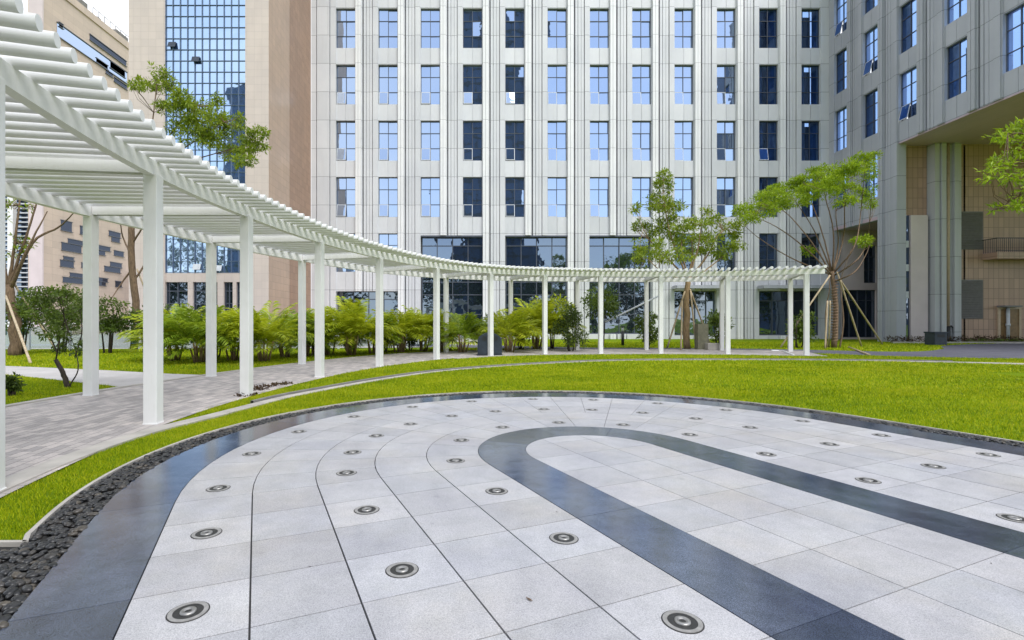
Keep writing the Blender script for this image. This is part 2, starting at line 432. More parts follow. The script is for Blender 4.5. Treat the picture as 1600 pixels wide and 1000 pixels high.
for bi in range(5):
    r0, r1 = RAD[bi], RAD[bi + 1]
    gl = .0042
    for sgn in (-1, 1):
        for k in range(nrow):
            v1 = -k * ROW; v0 = v1 - ROW
            jet = bi in (0, 2, 4) and k % 2 == 1
            tn = tone(1.06, 1.12) if jet else tone()
            u0, u1 = (-r1, -r0) if sgn < 0 else (r0, r1)
            rect_tile(plaza, u0, u1, v0, v1, .0028, gl, tn)
    m = [11, 11, 22, 22, 22][bi]
    for k in range(m):
        sector(plaza, r0, r1, math.pi * k / m, math.pi * (k + 1) / m, .0024, .0032, tone())
# inner field inside the U
RI = .648
def clip(poly, R_, n=40):
    out = poly
    for k in range(n):
        a = math.pi * (k + .5) / n; nx, ny = math.cos(a), math.sin(a)
        res = []
        for i in range(len(out)):
            p, q = out[i], out[(i + 1) % len(out)]
            dp, dq = p[0] * nx + p[1] * ny - R_, q[0] * nx + q[1] * ny - R_
            if dp <= 0: res.append(p)
            if dp * dq < 0:
                t_ = dp / (dp - dq); res.append((p[0] + (q[0] - p[0]) * t_, p[1] + (q[1] - p[1]) * t_))
        out = res
        if not out: break
    return out
us = [-RI, -.215, .215, RI]
for i in range(3):
    for k in range(-2, nrow):
        v1 = -k * ROW; v0 = v1 - ROW
        g = .0025
        if k >= 0: rect_tile(plaza, us[i], us[i + 1], v0, v1, g, g, tone(.95, 1.07))
        else:
            p = clip([(us[i] + g, v0 + g), (us[i + 1] - g, v0 + g), (us[i + 1] - g, v1 - g), (us[i] + g, v1 - g)], RI - g)
            if len(p) > 2: tile(plaza, p, tone(.95, 1.07))
for (r0, r1, L) in ((RI, 1.085, 1.245), (3.345, 3.755, 1.245)):
    m = max(4, int(math.pi * r1 / .95))
    for k in range(m): sector(band, r0, r1, math.pi * k / m, math.pi * (k + 1) / m, .0015, .002, tone(.78, 1.22), .023)
    for sgn in (-1, 1):
        k = 0
        while -k * L > VMIN:
            v1 = -k * L; v0 = max(v1 - L, VMIN)
            u0, u1 = (-r1, -r0) if sgn < 0 else (r0, r1)
            rect_tile(band, u0, u1, v0, v1, .0015, .002, tone(.78, 1.22), .023); k += 1
plaza.build('plaza_paving', M['granite'])['kind'] = 'structure'
band.build('dark_stone_border', M['dark_granite'])['kind'] = 'structure'
def stad_poly(r, vmin, n=64):
    p = [pl(r, vmin)]
    p += [pl(r * math.cos(a), r * math.sin(a)) for a in np.linspace(0, math.pi, n)]
    p += [pl(-r, vmin)]
    return p
b = MB(); b.prism(stad_poly(3.757, VMIN), 0, .0085, top_only=True); b.build('plaza_bed', M['grout'])['kind'] = 'structure'
b = MB(); b.prism(stad_poly(4.0, VMIN), 0, .0045, top_only=True)
b.prism([(-7, -2), (-2.2, -2), (-2.2, 2.69), (-7, 2.69)], 0, .0048, top_only=True)
b.build('pebble_bed', M['soil'])['kind'] = 'structure'

# ------------------------------------------------------------------ ground sheets
b = MB(); gs = [-700, -120, -40, -15, 0, 15, 40, 120, 700]
for i in range(8):
    for j in range(8):
        b.quad((gs[i], gs[j], 0), (gs[i + 1], gs[j], 0), (gs[i + 1], gs[j + 1], 0), (gs[i], gs[j + 1], 0))
b.build('ground', M['lawn'])['kind'] = 'structure'

def strip(name, mat, left, right, z, thick=0.0, uvw=True):
    """a paved ribbon between two polylines"""
    mb = MB(); mb.uv = []
    L = 0
    for i in range(len(left) - 1):
        a, b_, c, d = left[i], left[i + 1], right[i + 1], right[i]
        mb.quad((a[0], a[1], z), (b_[0], b_[1], z), (c[0], c[1], z), (d[0], d[1], z))
        ma = Vector(((a[0] + d[0]) / 2, (a[1] + d[1]) / 2)); mb2 = Vector(((b_[0] + c[0]) / 2, (b_[1] + c[1]) / 2))
        L2 = L + (mb2 - ma).length
        w1 = math.hypot(a[0] - d[0], a[1] - d[1]); w2 = math.hypot(b_[0] - c[0], b_[1] - c[1])
        mb.uv += [(L, 0), (L2, 0), (L2, w2), (L, w1)]
        L = L2
    if thick:
        mb.uv = None
        for pl_ in (left, right):
            for i in range(len(pl_) - 1):
                mb.quad((*pl_[i][:2], z), (*pl_[i + 1][:2], z), (*pl_[i + 1][:2], z - thick), (*pl_[i][:2], z - thick))
    o = mb.build(name, mat); o['kind'] = 'structure'
    return o
UU = np.linspace(0, UEND, 110)
def off(p, q, d):
    """a point d metres beyond p on the line from q to p"""
    v = (p - q); v.normalize(); return p + v * d
# pergola floor: brick paving from just inside the inner posts to just outside the outer ones
inL = [off(ci(u), co(u), .16) for u in UU]; outL = [off(co(u), ci(u), .22) for u in UU]
strip('pergola_path', M['pave'], inL, outL, .012)
# stone kerbs each side
strip('path_kerb', M['concrete'], [off(co(u), ci(u), .22) for u in UU], [off(co(u), ci(u), .34) for u in UU], .03, .03)
# pale concrete strip that leaves the path and swings through the lawn
KC = [(-2.35, .6, 0), (-2.95, 2.0, 0), (-3.27, 3.47, 0), (-3.42, 4.45, 0), (-3.42, 5.4, 0), (-3.2, 6.36, 0), (-3.07, 7.0, 0), (-2.86, 7.97, 0), (-2.5, 8.9, 0),
      (-2.03, 10.0, 0), (-1.41, 11.15, 0), (-.75, 12.1, 0), (.66, 13.4, 0), (3.0, 14.9, 0), (5.2, 15.6, 0), (8.65, 15.75, 0), (11.5, 15.5, 0), (14.2, 14.6, 0), (17.5, 12.6, 0), (22, 8.5, 0)]
kc = spline(KC)
ku = np.linspace(0, len(KC) - 1, 150)
def norm2(fn, u):
    d = fn(min(u + .02, len(KC) - 1)) - fn(max(u - .02, 0)); return Vector((d.y, -d.x, 0)).normalized()
def kw(u): return .20 if u < 6 else (.20 - (u - 6) * .012 if u < 13 else (.13 if u < 16 else .13 + (u - 16) * .3))
strip('concrete_strip', M['concrete'], [kc(u) for u in ku], [kc(u) - norm2(kc, u) * kw(u) for u in ku], .022, .022)
strip('concrete_strip', M['kerb_dark'], [kc(u) - norm2(kc, u) * (kw(u) + .02) for u in ku if 6.3 < u < 17], [kc(u) - norm2(kc, u) * (kw(u) + .07) for u in ku if 6.3 < u < 17], .05, .05)
# pale strip along the inner posts on the far side
UF = np.linspace(6.2, UEND, 60)
strip('path_edge_strip', M['concrete'], [off(ci(u), co(u), .18) for u in UF], [off(ci(u), co(u), .42) for u in UF], .026, .026)
# garden path branching to the left
gp1 = [(-6.0, 8.95, 0), (-6.9, 9.5, 0), (-8.4, 10.3, 0), (-10.3, 11.3, 0), (-14, 12.6, 0), (-22, 14.5, 0), (-40, 17, 0)]
gp2 = [(-5.75, 11.3, 0), (-6.9, 11.6, 0), (-9.0, 12.45, 0), (-12.3, 13.6, 0), (-16, 14.6, 0), (-24, 16.5, 0), (-42, 19.5, 0)]
strip('garden_path', M['pave2'], gp1, gp2, .008)
# pavement beyond the planting on the left
strip('terrace_pavement', M['pave2'], [(-80, 22.3, 0), (-20, 22.3, 0), (-4, 23.4, 0), (1.5, 25.2, 0)], [(-80, 70, 0), (-20, 70, 0), (-4, 35.3, 0), (1.5, 35.2, 0)], .006)
# asphalt path behind the pergola
ac = spline([(-4, 26.5, 0), (.5, 24.4, 0), (5, 22.3, 0), (9, 21.9, 0), (13, 20.9, 0), (15.5, 19.0, 0), (18.5, 18.6, 0), (22, 20.4, 0), (26, 24.2, 0), (34, 26.5, 0), (60, 29, 0)])
au = np.linspace(0, 10, 70); A1, A2 = [], []
for u in au:
    d = ac(min(u + .05, 10)) - ac(max(u - .05, 0)); nn = Vector((d.y, -d.x, 0)).normalized()
    w = 1.25 if u < 4 else 1.25 + min((u - 4) * .45, 1.3)
    A1.append(ac(u) + nn * w); A2.append(ac(u) - nn * w * (1 if u < 5 else .9))
strip('asphalt_path', M['asphalt'], A1, A2, .007)
# kerb and paving apron at the foot of the recessed wall
strip('wall_kerb', M['concrete'], [(23.4, 28.2, 0), (27, 28.0, 0), (45, 28.0, 0)], [(23.4, 28.35, 0), (27, 28.15, 0), (45, 28.15, 0)], .10, .10)

# thin stone edging between pebbles and lawn
b = MB()
def edge(pts, w=.026, z=.030):
    for i in range(len(pts) - 1):
        p, q = Vector((*pts[i], 0)), Vector((*pts[i + 1], 0)); n_ = Vector(((q - p).y, -(q - p).x, 0)).normalized() * w / 2
        b.prism([(p + n_)[:2], (q + n_)[:2], (q - n_)[:2], (p - n_)[:2]], 0, z)
# the left end of the edging turns away from the plaza
ed = []
for a in np.linspace(0, math.pi, 70): ed.append(pl(4.015 * math.cos(a), 4.015 * math.sin(a)))
v = 0
while True:
    x, y = pl(-4.015, v)
    if y < 2.72: break
    ed.append((x, y)); v -= .25
ed += [(x - .03, 2.70), (-3.2, 2.69), (-6.5, 2.66)]
ed = [pl(4.015, VMIN), pl(4.015, -2.5)] + ed
edge(ed); b.build('lawn_edging', M['concrete'])['kind'] = 'structure'

# ------------------------------------------------------------------ pebbles
def ico():
    bm = bmesh.new(); bmesh.ops.create_icosphere(bm, subdivisions=2, radius=1)
    v = np.array([x.co[:] for x in bm.verts]); f = np.array([[q.index for q in p.verts] for p in bm.faces]); bm.free(); return v, f
IV, IF = ico()
pts = []
for _ in range(150000):
    x, y = random.uniform(-4.2, 6.5), random.uniform(.6, 9)
    r = stad(x, y)
    ok = 3.762 < r < 3.985
    if y < 2.62 and x < -2.0 and r > 3.765 and x > -4.2: ok = True
    if not ok: continue
    far = y > 5.5
    pts.append((x, y, far))
cell = {}; keep = []
for x, y, far in pts:
    k = (int(x / .038), int(y / .038))
    if cell.get(k, 0) >= (1 if far else 2): continue
    cell[k] = cell.get(k, 0) + 1; keep.append((x, y, cell[k]))
PV, PF = [], []
for i, (x, y, lay) in enumerate(keep):
    a = random.uniform(.018, .031); bb = a * random.uniform(.62, .9); c = a * random.uniform(.38, .6)
    th = random.uniform(0, 6.3); v = IV * np.array([a, bb, c])
    v = v * (1 + .12 * np.sin(3 * IV[:, [1]] + th) * np.cos(2.5 * IV[:, [0]] + th))
    tl = random.uniform(-.5, .5) if lay > 1 else random.uniform(-.2, .2)
    rx = np.array([[1, 0, 0], [0, math.cos(tl), -math.sin(tl)], [0, math.sin(tl), math.cos(tl)]])
    rz = np.array([[math.cos(th), -math.sin(th), 0], [math.sin(th), math.cos(th), 0], [0, 0, 1]])
    v = v @ rx.T @ rz.T + np.array([x, y, .010 + (.012 if lay > 1 else 0)])
    PV.append(v); PF.append(IF + i * len(IV))
o = np_mesh('pebbles', np.vstack(PV), np.vstack(PF), M['pebble'], smooth=True)
tag(o, 'smooth black pebbles filling the trench between dark border and lawn', 'pebbles', kind='stuff')

# ------------------------------------------------------------------ fountain jets
def ring(n): return n
jet0 = empty('fountain_jet', (0, 0, 0), 'x', 'fountain jet', 'ground fountain jets set in the plaza')
b = MB(); b.lathe([(.057, .0), (.057, .003), (.074, .003), (.074, .0002)], n=36); b.build('cover_plate', M['cover'], jet0)
b = MB(); b.lathe([(.0745, .0004), (.0795, .0004)], n=36); b.build('outer_joint', M['steel_dark'], jet0)
b = MB(); b.lathe([(.0005, .0008), (.0565, .0008)], n=32); b.build('trough', M['steel_dark'], jet0)
b = MB()
b.lathe([(.031, .0009), (.030, .006), (.026, .008), (.017, .008), (.014, .002), (.0005, .002)], n=24)
nz = b.build('nozzle', M['steel'], jet0, True)
b = MB(); b.lathe([(.0005, .0026), (.0135, .0026)], n=16); b.build('orifice', M['steel_dark'], nz)
J_OUT = [(287, 966), (320, 840), (340, 768), (390, 713), (464, 677.5), (552, 653.5), (646, 638.5), (737, 629.4), (832, 625.5), (927, 626), (1030, 630.6), (1138, 642), (1255, 660.6), (1380, 683), (1548, 713.6)]
J_MID = [(627, 898), (575, 802), (547, 743), (549, 710.6), (585, 684), (638, 665), (703, 652), (771, 644), (848, 640.5), (925, 642), (1005, 646.6), (1089, 656), (1171, 671), (1295, 697.7), (1457, 733)]
J_INN = [(1058, 983), (878, 848), (778, 772), (712, 724), (711, 690.5), (775, 668), (869, 660), (976, 664.4), (1080, 682), (1194, 714), (1354, 756), (1585, 816)]
ORD = ['first', 'second', 'third', 'fourth', 'fifth', 'sixth', 'seventh', 'eighth', 'ninth', 'tenth', 'eleventh', 'twelfth', 'thirteenth', 'fourteenth', 'fifteenth']
first = True
for lst, rr, nm in ((J_OUT, 3.11, 'row beside the wide dark border'), (J_MID, 2.22, 'middle row'), (J_INN, 1.318, 'row beside the U band')):
    for i, (px, py) in enumerate(lst):
        g = gd(px, py); u, v = inv(g.x, g.y)
        if v > 0:
            k = rr / math.hypot(u, v); u, v = u * k, v * k
        else: u = math.copysign(rr, u)
        x, y = pl(u, v)
        o = jet0 if first else copy_tree(jet0); first = False
        o.location = (x, y, .0225); o.rotation_euler = (0, 0, random.uniform(0, 6))
        o['label'] = f'steel fountain jet, {ORD[i]} from the front left in the {nm}'
# the jets beyond the frame on the near right are not shown

# ------------------------------------------------------------------ pergola
perg = empty('pergola', (0, 14, 0), 'long curved white pergola with round roof slats standing along the lawn', 'pergola')
PH, BD, SR = 2.90, .17, .052
for i in range(NPOST):
    for lst, nm in ((INNER, 'post'), (OUTER, 'post')):
        x, y, _ = lst[i]
        nb = i + 1 if i + 1 < NPOST else i; pv = i - 1 if i > 0 else i
        d = Vector(lst[nb]) - Vector(lst[pv]); a = math.atan2(d.y, d.x)
        ca, sa = math.cos(a), math.sin(a); h = .076
        fn = lambda X, Y, Z: (x + ca * X - sa * Y, y + sa * X + ca * Y, Z)
        b = MB(); b.box(-h, h, -h, h, .0, PH + .02, fn)
        b.box(-h - .006, h + .006, -h - .006, h + .006, .0, .03, fn)
        b.build('post', M['white'], perg, bevel=.008)
def beam(cv, u0, u1, w, z0, z1, n):
    mb = MB(); us_ = np.linspace(u0, u1, n); L, Rr = [], []
    for u in us_:
        d = cv(min(u + .02, NPOST - 1 + .3)) - cv(u - .02); nn = Vector((d.y, -d.x, 0)).normalized() * w / 2
        p = cv(u); L.append(p + nn); Rr.append(p - nn)
    vs = []
    for l, r in zip(L, Rr): vs += [(l.x, l.y, z0), (r.x, r.y, z0), (r.x, r.y, z1), (l.x, l.y, z1)]
    fs = []
    for i in range(n - 1):
        for k in range(4): fs.append((i * 4 + k, i * 4 + (k + 1) % 4, i * 4 + 4 + (k + 1) % 4, i * 4 + 4 + k))
    fs += [(3, 2, 1, 0), tuple((n - 1) * 4 + k for k in range(4))]
    mb.add(vs, fs); return mb
beam(ci, 0, UEND, .10, PH + .001, PH + BD, 140).build('beam', M['white'], perg)
beam(co, 0, UEND, .10, PH + .001, PH + BD, 140).build('beam', M['white'], perg)
for i in range(NPOST):
    p, q = ci(i), co(i); d = (q - p).normalized(); nn = Vector((d.y, -d.x, 0)) * .05
    p = p + d * .057; q = q - d * .057
    b = MB(); b.prism([(p + nn)[:2], (q + nn)[:2], (q - nn)[:2], (p - nn)[:2]], PH + .03, PH + BD - .006)
    b.build('cross_beam', M['white'], perg)
# slats: every 0.21 m along the middle line
us_ = [k / 11.0 for k in range(int(UEND * 11) + 1)]
rest = MB(); cnt = 0
for uu in us_:
    p, q = ci(uu), co(uu)
    a_, b_ = off(p, q, .52), off(q, p, .5)
    z = PH + BD + SR - .006
    mb = rest if cnt >= 98 else MB()
    wob = random.uniform(-.004, .004)
    mb.tube([(a_.x, a_.y, z + wob), (b_.x, b_.y, z - wob)], SR, 14)
    if cnt < 98: mb.build('slat', M['white'], perg, False).data.polygons.foreach_set('use_smooth', [True] * 14 + [False] * 2)
    cnt += 1
o = rest.build('slat', M['white'], perg); o['kind'] = 'stuff'
print('slats', cnt)

# ------------------------------------------------------------------ office building (main front, wing, recess)
D = 35.5; XW = 24.94; YB = 29.76
bld = empty('office_building', (7, D, 0), 'tall L shaped office building clad in pale grey ribbed panels behind the pergola', 'building')
fmain = lambda a, d, z: (a, D - d, z)
fwing = lambda a, d, z: (XW - d, D - a, z)
fback = lambda a, d, z: (XW + a, YB - d, z)
WC = [-8.99 + 2.972 * k for k in range(12)]
HW = .675
ROWS = [8.58 + 3.96 * k for k in range(5)]; WH = 2.80
def overlaps(x, ops): return sorted((z0, z1) for (x0, x1, z0, z1) in ops if x0 < x < x1)
def strips(mb, specs, ops, zlo, zhi, fn):
    """vertical strips (x0, x1, front depth, back depth) broken by the openings"""
    for x0, x1, df, db in specs:
        z = zlo
        for (a, b_) in overlaps((x0 + x1) / 2, ops):
            if a > z: mb.box(x0, x1, -db, df, z, a, fn)
            z = max(z, b_)
        if z < zhi: mb.box(x0, x1, -db, df, z, zhi, fn)
def pier_specs(x0, x1, flip=False):
    w = x1 - x0; k = w / 1.622
    s = [(.0, .05, .0, .5), (.05, .22, .10, .5), (.22, .24, .05, .5), (.24, .43, .10, .5), (.43, .50, .0, .5), (.50, .60, -.38, .5), (.60, .76, .0, .5), (.76, .80, -.10, .5), (.80, 1.00, .0, .5), (1.00, 1.02, -.08, .5), (1.02, 1.20, .0, .5), (1.20, 1.25, -.20, .5), (1.25, 1.57, .06, .5), (1.57, 1.622, .0, .5)]
    if flip: s = [(1.622 - b_, 1.622 - a, f, e) for a, b_, f, e in s]
    return [(x0 + a * k, x0 + b_ * k, f, e) for a, b_, f, e in s]
win_main = []
for c in range(12):
    for r in range(5): win_main.append((c, WC[c] - HW, WC[c] + HW, ROWS[r], ROWS[r] + WH, r))
low = [(c, WC[c] - HW, WC[c] + HW, 4.72, 7.42, -1) for c in (0, 1, 8, 9, 10, 11)]
big = [(WC[2] - HW + .05, WC[3] + HW + .1, .35, 7.27), (WC[4] - HW + .05, WC[5] + HW + .1, .35, 7.27), (WC[6] - HW - .05, WC[7] + HW, .35, 7.27)]
gnd = [(WC[0] - HW + .1, WC[1] + HW + .05, .8, 3.36), (WC[8] - HW, WC[9] + HW - 1.2, .25, 3.38), (WC[10] - HW, WC[11] + HW, .25, 3.38)]
ops = [w[1:5] for w in win_main + low] + big + gnd
wall = MB(); fin = MB()
XL = -11.40
strips(wall, [(XL, XL + .35, .0, .5), (XL + .35, XL + .42, -.12, .5), (XL + .42, WC[0] - HW - .45, .06, .5), (WC[0] - HW - .45, WC[0] - HW - .38, -.1, .5), (WC[0] - HW - .38, WC[0] - HW, .03, .5)], ops, 0, 30, fmain)
for c in range(12):
    x0, x1 = WC[c] - HW, WC[c] + HW; m = (x0 + x1) / 2
    strips(wall, [(x0, m - .012, -.05, .5), (m - .012, m + .012, -.09, .5), (m + .012, x1, -.05, .5)], ops, 0, 30, fmain)
    if c < 11:
        ps = pier_specs(x1, WC[c + 1] - HW)
        strips(wall, [q for i, q in enumerate(ps) if i not in (1, 3, 11)], ops, 0, 30, fmain)
        strips(fin, [(q[0], q[1], q[2] + .05, q[3]) for i, q in enumerate(ps) if i in (1, 3, 11)], ops, 0, 30, fmain)
strips(wall, [(WC[11] + HW, XW + .05, .0, .5)], ops, 0, 30, fmain)
wall.build('wall', M['clad'], bld); fin.build('fin', M['clad_fin'], bld)
# backing so nothing shows through
bk = MB(); bk.box(XL, XW, -3.0, -2.9, 0, 30, fmain); bk.box(0, YB * 0 + 5.74, -4.0, -3.9, 0, 11.6, fwing)
bk.build('inner_wall', M['room'], bld)

def window(fn, x0, x1, z0, z1, glass, cols=2, trans=(.30, .68), sash=None, curtain=False, fr=.034, dep=.24):
    f = MB()
    w, h = x1 - x0, z1 - z0
    bars_x = [x0 + w * k / cols for k in range(cols + 1)]
    bars_z = [z0] + [z1 - h * t_ for t_ in reversed(trans)] + [z1]
    for i, x in enumerate(bars_x):
        hw = fr / 2; a0 = x if i == 0 else x - hw; a1 = x if i == len(bars_x) - 1 else x + hw
        if i == 0: a1 = x + fr
        if i == len(bars_x) - 1: a0 = x - fr
        f.box(a0, a1, -dep - .02, -dep + .06, z0, z1, fn)
    for i, z in enumerate(bars_z):
        hw = fr / 2; a0, a1 = z - hw, z + hw
        if i == 0: a0, a1 = z, z + fr
        if i == len(bars_z) - 1: a0, a1 = z - fr, z
        f.box(x0 + fr, x1 - fr, -dep - .018, -dep + .057, a0, a1, fn)
    fo = f.build('window', M['frame'], bld)
    g = MB()
    for i in range(cols):
        for j in range(len(bars_z) - 1):
            if sash and (i, j) == (0, 0) : continue
            e1, e2, e3 = (random.uniform(-.013, .013) for _ in range(3))
            a0, a1, b0, b1 = bars_x[i] + .01, bars_x[i + 1] - .01, bars_z[j] + .01, bars_z[j + 1] - .01
            g.quad(fn(a0, -dep + .01 + e1, b0), fn(a1, -dep + .01 + e2, b0), fn(a1, -dep + .01 + e2 + e3, b1), fn(a0, -dep + .01 + e1 + e3, b1))
    g.build('pane', glass, fo, recalc=False)
    if sash:
        s = MB(); a0, a1, b0, b1 = bars_x[0] + .03, bars_x[1] - .0, bars_z[0] + .02, bars_z[1]
        hh = b1 - b0; an = R(sash); so = math.sin(an) * hh; co_ = math.cos(an) * hh
        def tilt(x, d, z):
            tz = (b1 - z); return fn(x, -dep + .07 + d * math.cos(an) + tz * math.sin(an), b1 - tz * math.cos(an) + d * math.sin(an))
        s.box(a0, a1, -.01, .01, b0, b1, tilt)
        so_ = s.build('sash', M['frame_light'], fo)
        s = MB(); s.quad(tilt(a0 + .04, .013, b0 + .04), tilt(a1 - .04, .013, b0 + .04), tilt(a1 - .04, .013, b1 - .04), tilt(a0 + .04, .013, b1 - .04))
        # the glass of the open sash belongs to it: same sub-part mesh gets a second material
        so_.data.materials.append(glass)
        bm = bmesh.new(); bm.from_mesh(so_.data)
        offv = WL[bld.name]
        vs = [bm.verts.new(Vector(p) - offv) for p in s.v]
        nf = bm.faces.new(vs); nf.material_index = 1; bm.to_mesh(so_.data); bm.free()
        k = MB(); k.quad(fn(a0, -dep - .3, b0), fn(a1, -dep - .3, b0), fn(a1, -dep - .3, b1), fn(a0, -dep - .3, b1))
        k.build('opening', M['room'], fo)
    if curtain:
        k = MB(); n = 26
        for (s0, s1) in ((x0 + .02, x0 + w * random.uniform(.25, .42)), (x1 - w * random.uniform(.2, .42), x1 - .02)):
            for q in range(n):
                xa = s0 + (s1 - s0) * q / n; xb = s0 + (s1 - s0) * (q + 1) / n
                da = -dep - .22 + .05 * math.sin(q * 1.3); db = -dep - .22 + .05 * math.sin((q + 1) * 1.3)
                k.quad(fn(xa, da, z0), fn(xb, db, z0), fn(xb, db, z1), fn(xa, da, z1))
        k.build('curtain', M['curtain'], fo)
        k = MB(); k.quad(fn(x0, -dep - .9, z0), fn(x1, -dep - .9, z0), fn(x1, -dep - .9, z1), fn(x0, -dep - .9, z1)); k.build('room', M['room'], fo)
for (c, x0, x1, z0, z1, r) in win_main:
    dark = c >= 10
    sash = None
    if r in (0, 1, 2) and c < 10: sash = random.choice([8, 9, 10]) if c < 5 else random.choice([3, 3.5, 4.5])
    if r in (0, 1) and c == 10: sash = 10
    window(fmain, x0, x1, z0, z1, M['glass_clear'] if dark else M['glass'], sash=sash, curtain=dark)
for (c, x0, x1, z0, z1, r) in low: window(fmain, x0, x1, z0, z1, M['glass_dark'] if c > 7 else M['glass'])
for (x0, x1, z0, z1) in big: window(fmain, x0, x1, z0, z1, M['glass_dark'], 4, (.10, .33, .47, .60, .80), dep=.35, fr=.06)
for (x0, x1, z0, z1) in gnd: window(fmain, x0, x1, z0, z1, M['glass_dark'], 4, (.22,), dep=.35, fr=.06)
# dark heads above the big glazed bays
for (x0, x1, z0, z1) in big:
    b = MB(); b.box(x0, x1, -.30, .03, z1 - .10, z1, fmain); b.build('lintel', M['frame'], bld)
# entrance canopies
for (x0, x1, z0, z1) in gnd[1:]:
    b = MB(); b.box(x0 - .2, x1 + .2, .115, .95, z1 + .12, z1 + .34, fmain); b.build('canopy', M['clad_wing_shade'], bld)

# the wing
AW = [1.15, 3.72, 6.45, 9.35, 12.3]
WR = [8.95 + 3.96 * k for k in range(5)]
wwin = []
for i, a in enumerate(AW):
    for r in range(5):
        if i >= 2 and r == 0: continue
        wwin.append((a - .64, a + .64, WR[r], WR[r] + WH, i, r))
wops = [w[:4] for w in wwin] + [(.55, 4.05, -.1, 7.5)]
ww = MB()
LW = 13.6
ZS = 11.75
ww_sp = [(.02, .51, .0, .45)]
for i, a in enumerate(AW):
    ww_sp += [(a - .64, a - .01, -.05, .45), (a - .01, a + .01, -.09, .45), (a + .01, a + .64, -.05, .45)]
    nx = AW[i + 1] - .64 if i < 4 else LW
    ww_sp += pier_specs(a + .64, nx)
lo_sp = [s for s in ww_sp if s[1] <= 5.78]; hi_sp = [s for s in ww_sp if s[1] > 5.78]
strips(ww, lo_sp, wops, 0, 30, fwing)
strips(ww, hi_sp, wops, ZS, 30, fwing)
ww.build('wall', M['clad_wing_shade'], bld)
for (x0, x1, z0, z1, i, r) in wwin:
    window(fwing, x0, x1, z0, z1, M['glass_clear'], sash=12 if (i + r) % 3 == 0 else None, curtain=(i + r) % 2 == 0)
# porch in the wing: back wall, glazing and head
fend = lambda a, d, z: (XW + a, 35.05 - d, z)
b = MB(); b.box(.40, 6.0, -3.4, -3.2, 0, 7.8, fwing); b.build('porch_side_wall', M['room'], bld)
b = MB()
strips(b, [(.06, .62, .0, .3), (.62, 2.12, .0, .3), (2.12, 2.98, .0, .3), (2.98, 3.2, .0, .3)], [(.62, 2.98, .12, 3.42), (2.12, 2.98, 3.9, 6.5)], 0, 7.8, fend)
b.build('porch_wall', M['pale_pink'], bld)
b = MB(); b.box(.02, 3.2, -.1, 4.6, 7.52, 7.72, fend); b.build('porch_ceiling', M['soffit'], bld)
window(fend, .62, 2.98, .12, 3.42, M['glass_dark'], 4, (.22,), dep=.2, fr=.05)
window(fend, 2.12, 2.98, 3.9, 6.5, M['glass_dark'], 2, (.3, .65), dep=.16, fr=.04)
# soffit under the overhang
b = MB(); b.box(.05, 22, -.9, 16, ZS - .08, ZS - .004, lambda a, d, z: (XW + a, YB - d, z)); b.build('soffit', M['soffit'], bld)
# recessed end wall below the overhang
bw = MB()
bops = [(.50, 2.02, -.1, 7.5)]
strips(bw, [(.50, 2.0, -.30, .9), (3.55, 16, .0, .9)], bops, 0, ZS - .09, fback)
bw.build('tiled_wall', M['wall_tile'], bld)
b = MB()
for (x0, x1, d_) in ((.012, .12, .02), (.12, .22, -.06), (.22, .48, .0)): b.box(x0, x1, -.9, d_, 0, ZS - .09, fback)
b.build('pier', M['clad_wing_shade'], bld)
b = MB()
for (x0, x1, d_) in ((2.02, 2.30, .22), (2.30, 2.36, .10), (2.36, 2.62, .30), (2.62, 2.74, .12), (2.98, 3.10, .12), (3.10, 3.36, .30), (3.36, 3.42, .10), (3.42, 3.56, .22), (2.74, 2.98, .0)):
    b.box(x0, x1, -.9, d_, 0, ZS - .09, fback)
b.build('column', M['clad_col'], bld)
b = MB(); b.tube([fback(2.86, .13, .95), fback(2.86, .13, ZS - .1)], .085, 14); pp = b.build('drain_pipe', M['pipe'], bld, True)
b = MB(); b.tube([fback(2.86, .13, .95), fback(2.86, .14, .55), fback(2.80, .24, .25), fback(2.80, .34, .02)], .11, 10)
b.tube([fback(3.0, .16, .98), fback(3.12, .18, .85), fback(3.14, .18, .3)], .04, 8); b.build('downpipe_shoe', M['black'], pp, True)
# pale flat column standing in the slot
b = MB(); b.box(.84, 1.86, -.62, -.05, 0, 7.5, fback); b.build('slot_panel', M['pale_pink'], bld, bevel=.01)
b = MB(); b.box(.50, .835, -.3, -.16, 0, 7.5, fback); b.build('slot_glazing', M['glass_dark'], bld)
b = MB()
for z in (2.6, 4.2, 5.6): b.box(.50, .79, -.155, -.12, z, z + .4, fback)
b.build('slot_rail', M['frame_light'], bld)
for z0, z1 in ((5.46, 7.7), (1.39, 3.69)):
    b = MB(); b.box(3.58, 5.02, .0, .03, z0, z1, fback)
    n = 22
    for k in range(n):
        z = z0 + .04 + (z1 - z0 - .08) * k / n
        b.add([fback(x, d_, z + dz) for x, d_, dz in ((3.62, .03, .075), (4.98, .03, .075), (4.98, .075, .01), (3.62, .075, .01))], [(0, 1, 2, 3)])
    b.build('vent', M['vent'], bld)
b = MB(); b.box(5.0, 12, .0, .85, 4.83, 5.2, fback); bal = b.build('balcony', M['wall_tile'], bld)
b = MB()
for k in range(60): b.box(5.02 + k * .11, 5.035 + k * .11, .80, .815, 5.2, 5.98, fback)
b.box(5.0, 12, .79, .83, 5.98, 6.02, fback); b.box(5.0, 12, .79, .83, 5.28, 5.31, fback)
for k in range(8): b.box(5.02, 5.035, .05 + k * .1, .065 + k * .1, 5.2, 5.98, fback)
b.box(5.0, 5.04, .0, .83, 5.98, 6.02, fback)
b.build('railing', M['black'], bal)
b = MB(); b.box(6.0, 7.1, .0, .05, .12, 1.95, fback); dr = b.build('door', M['wood_door'], bld)
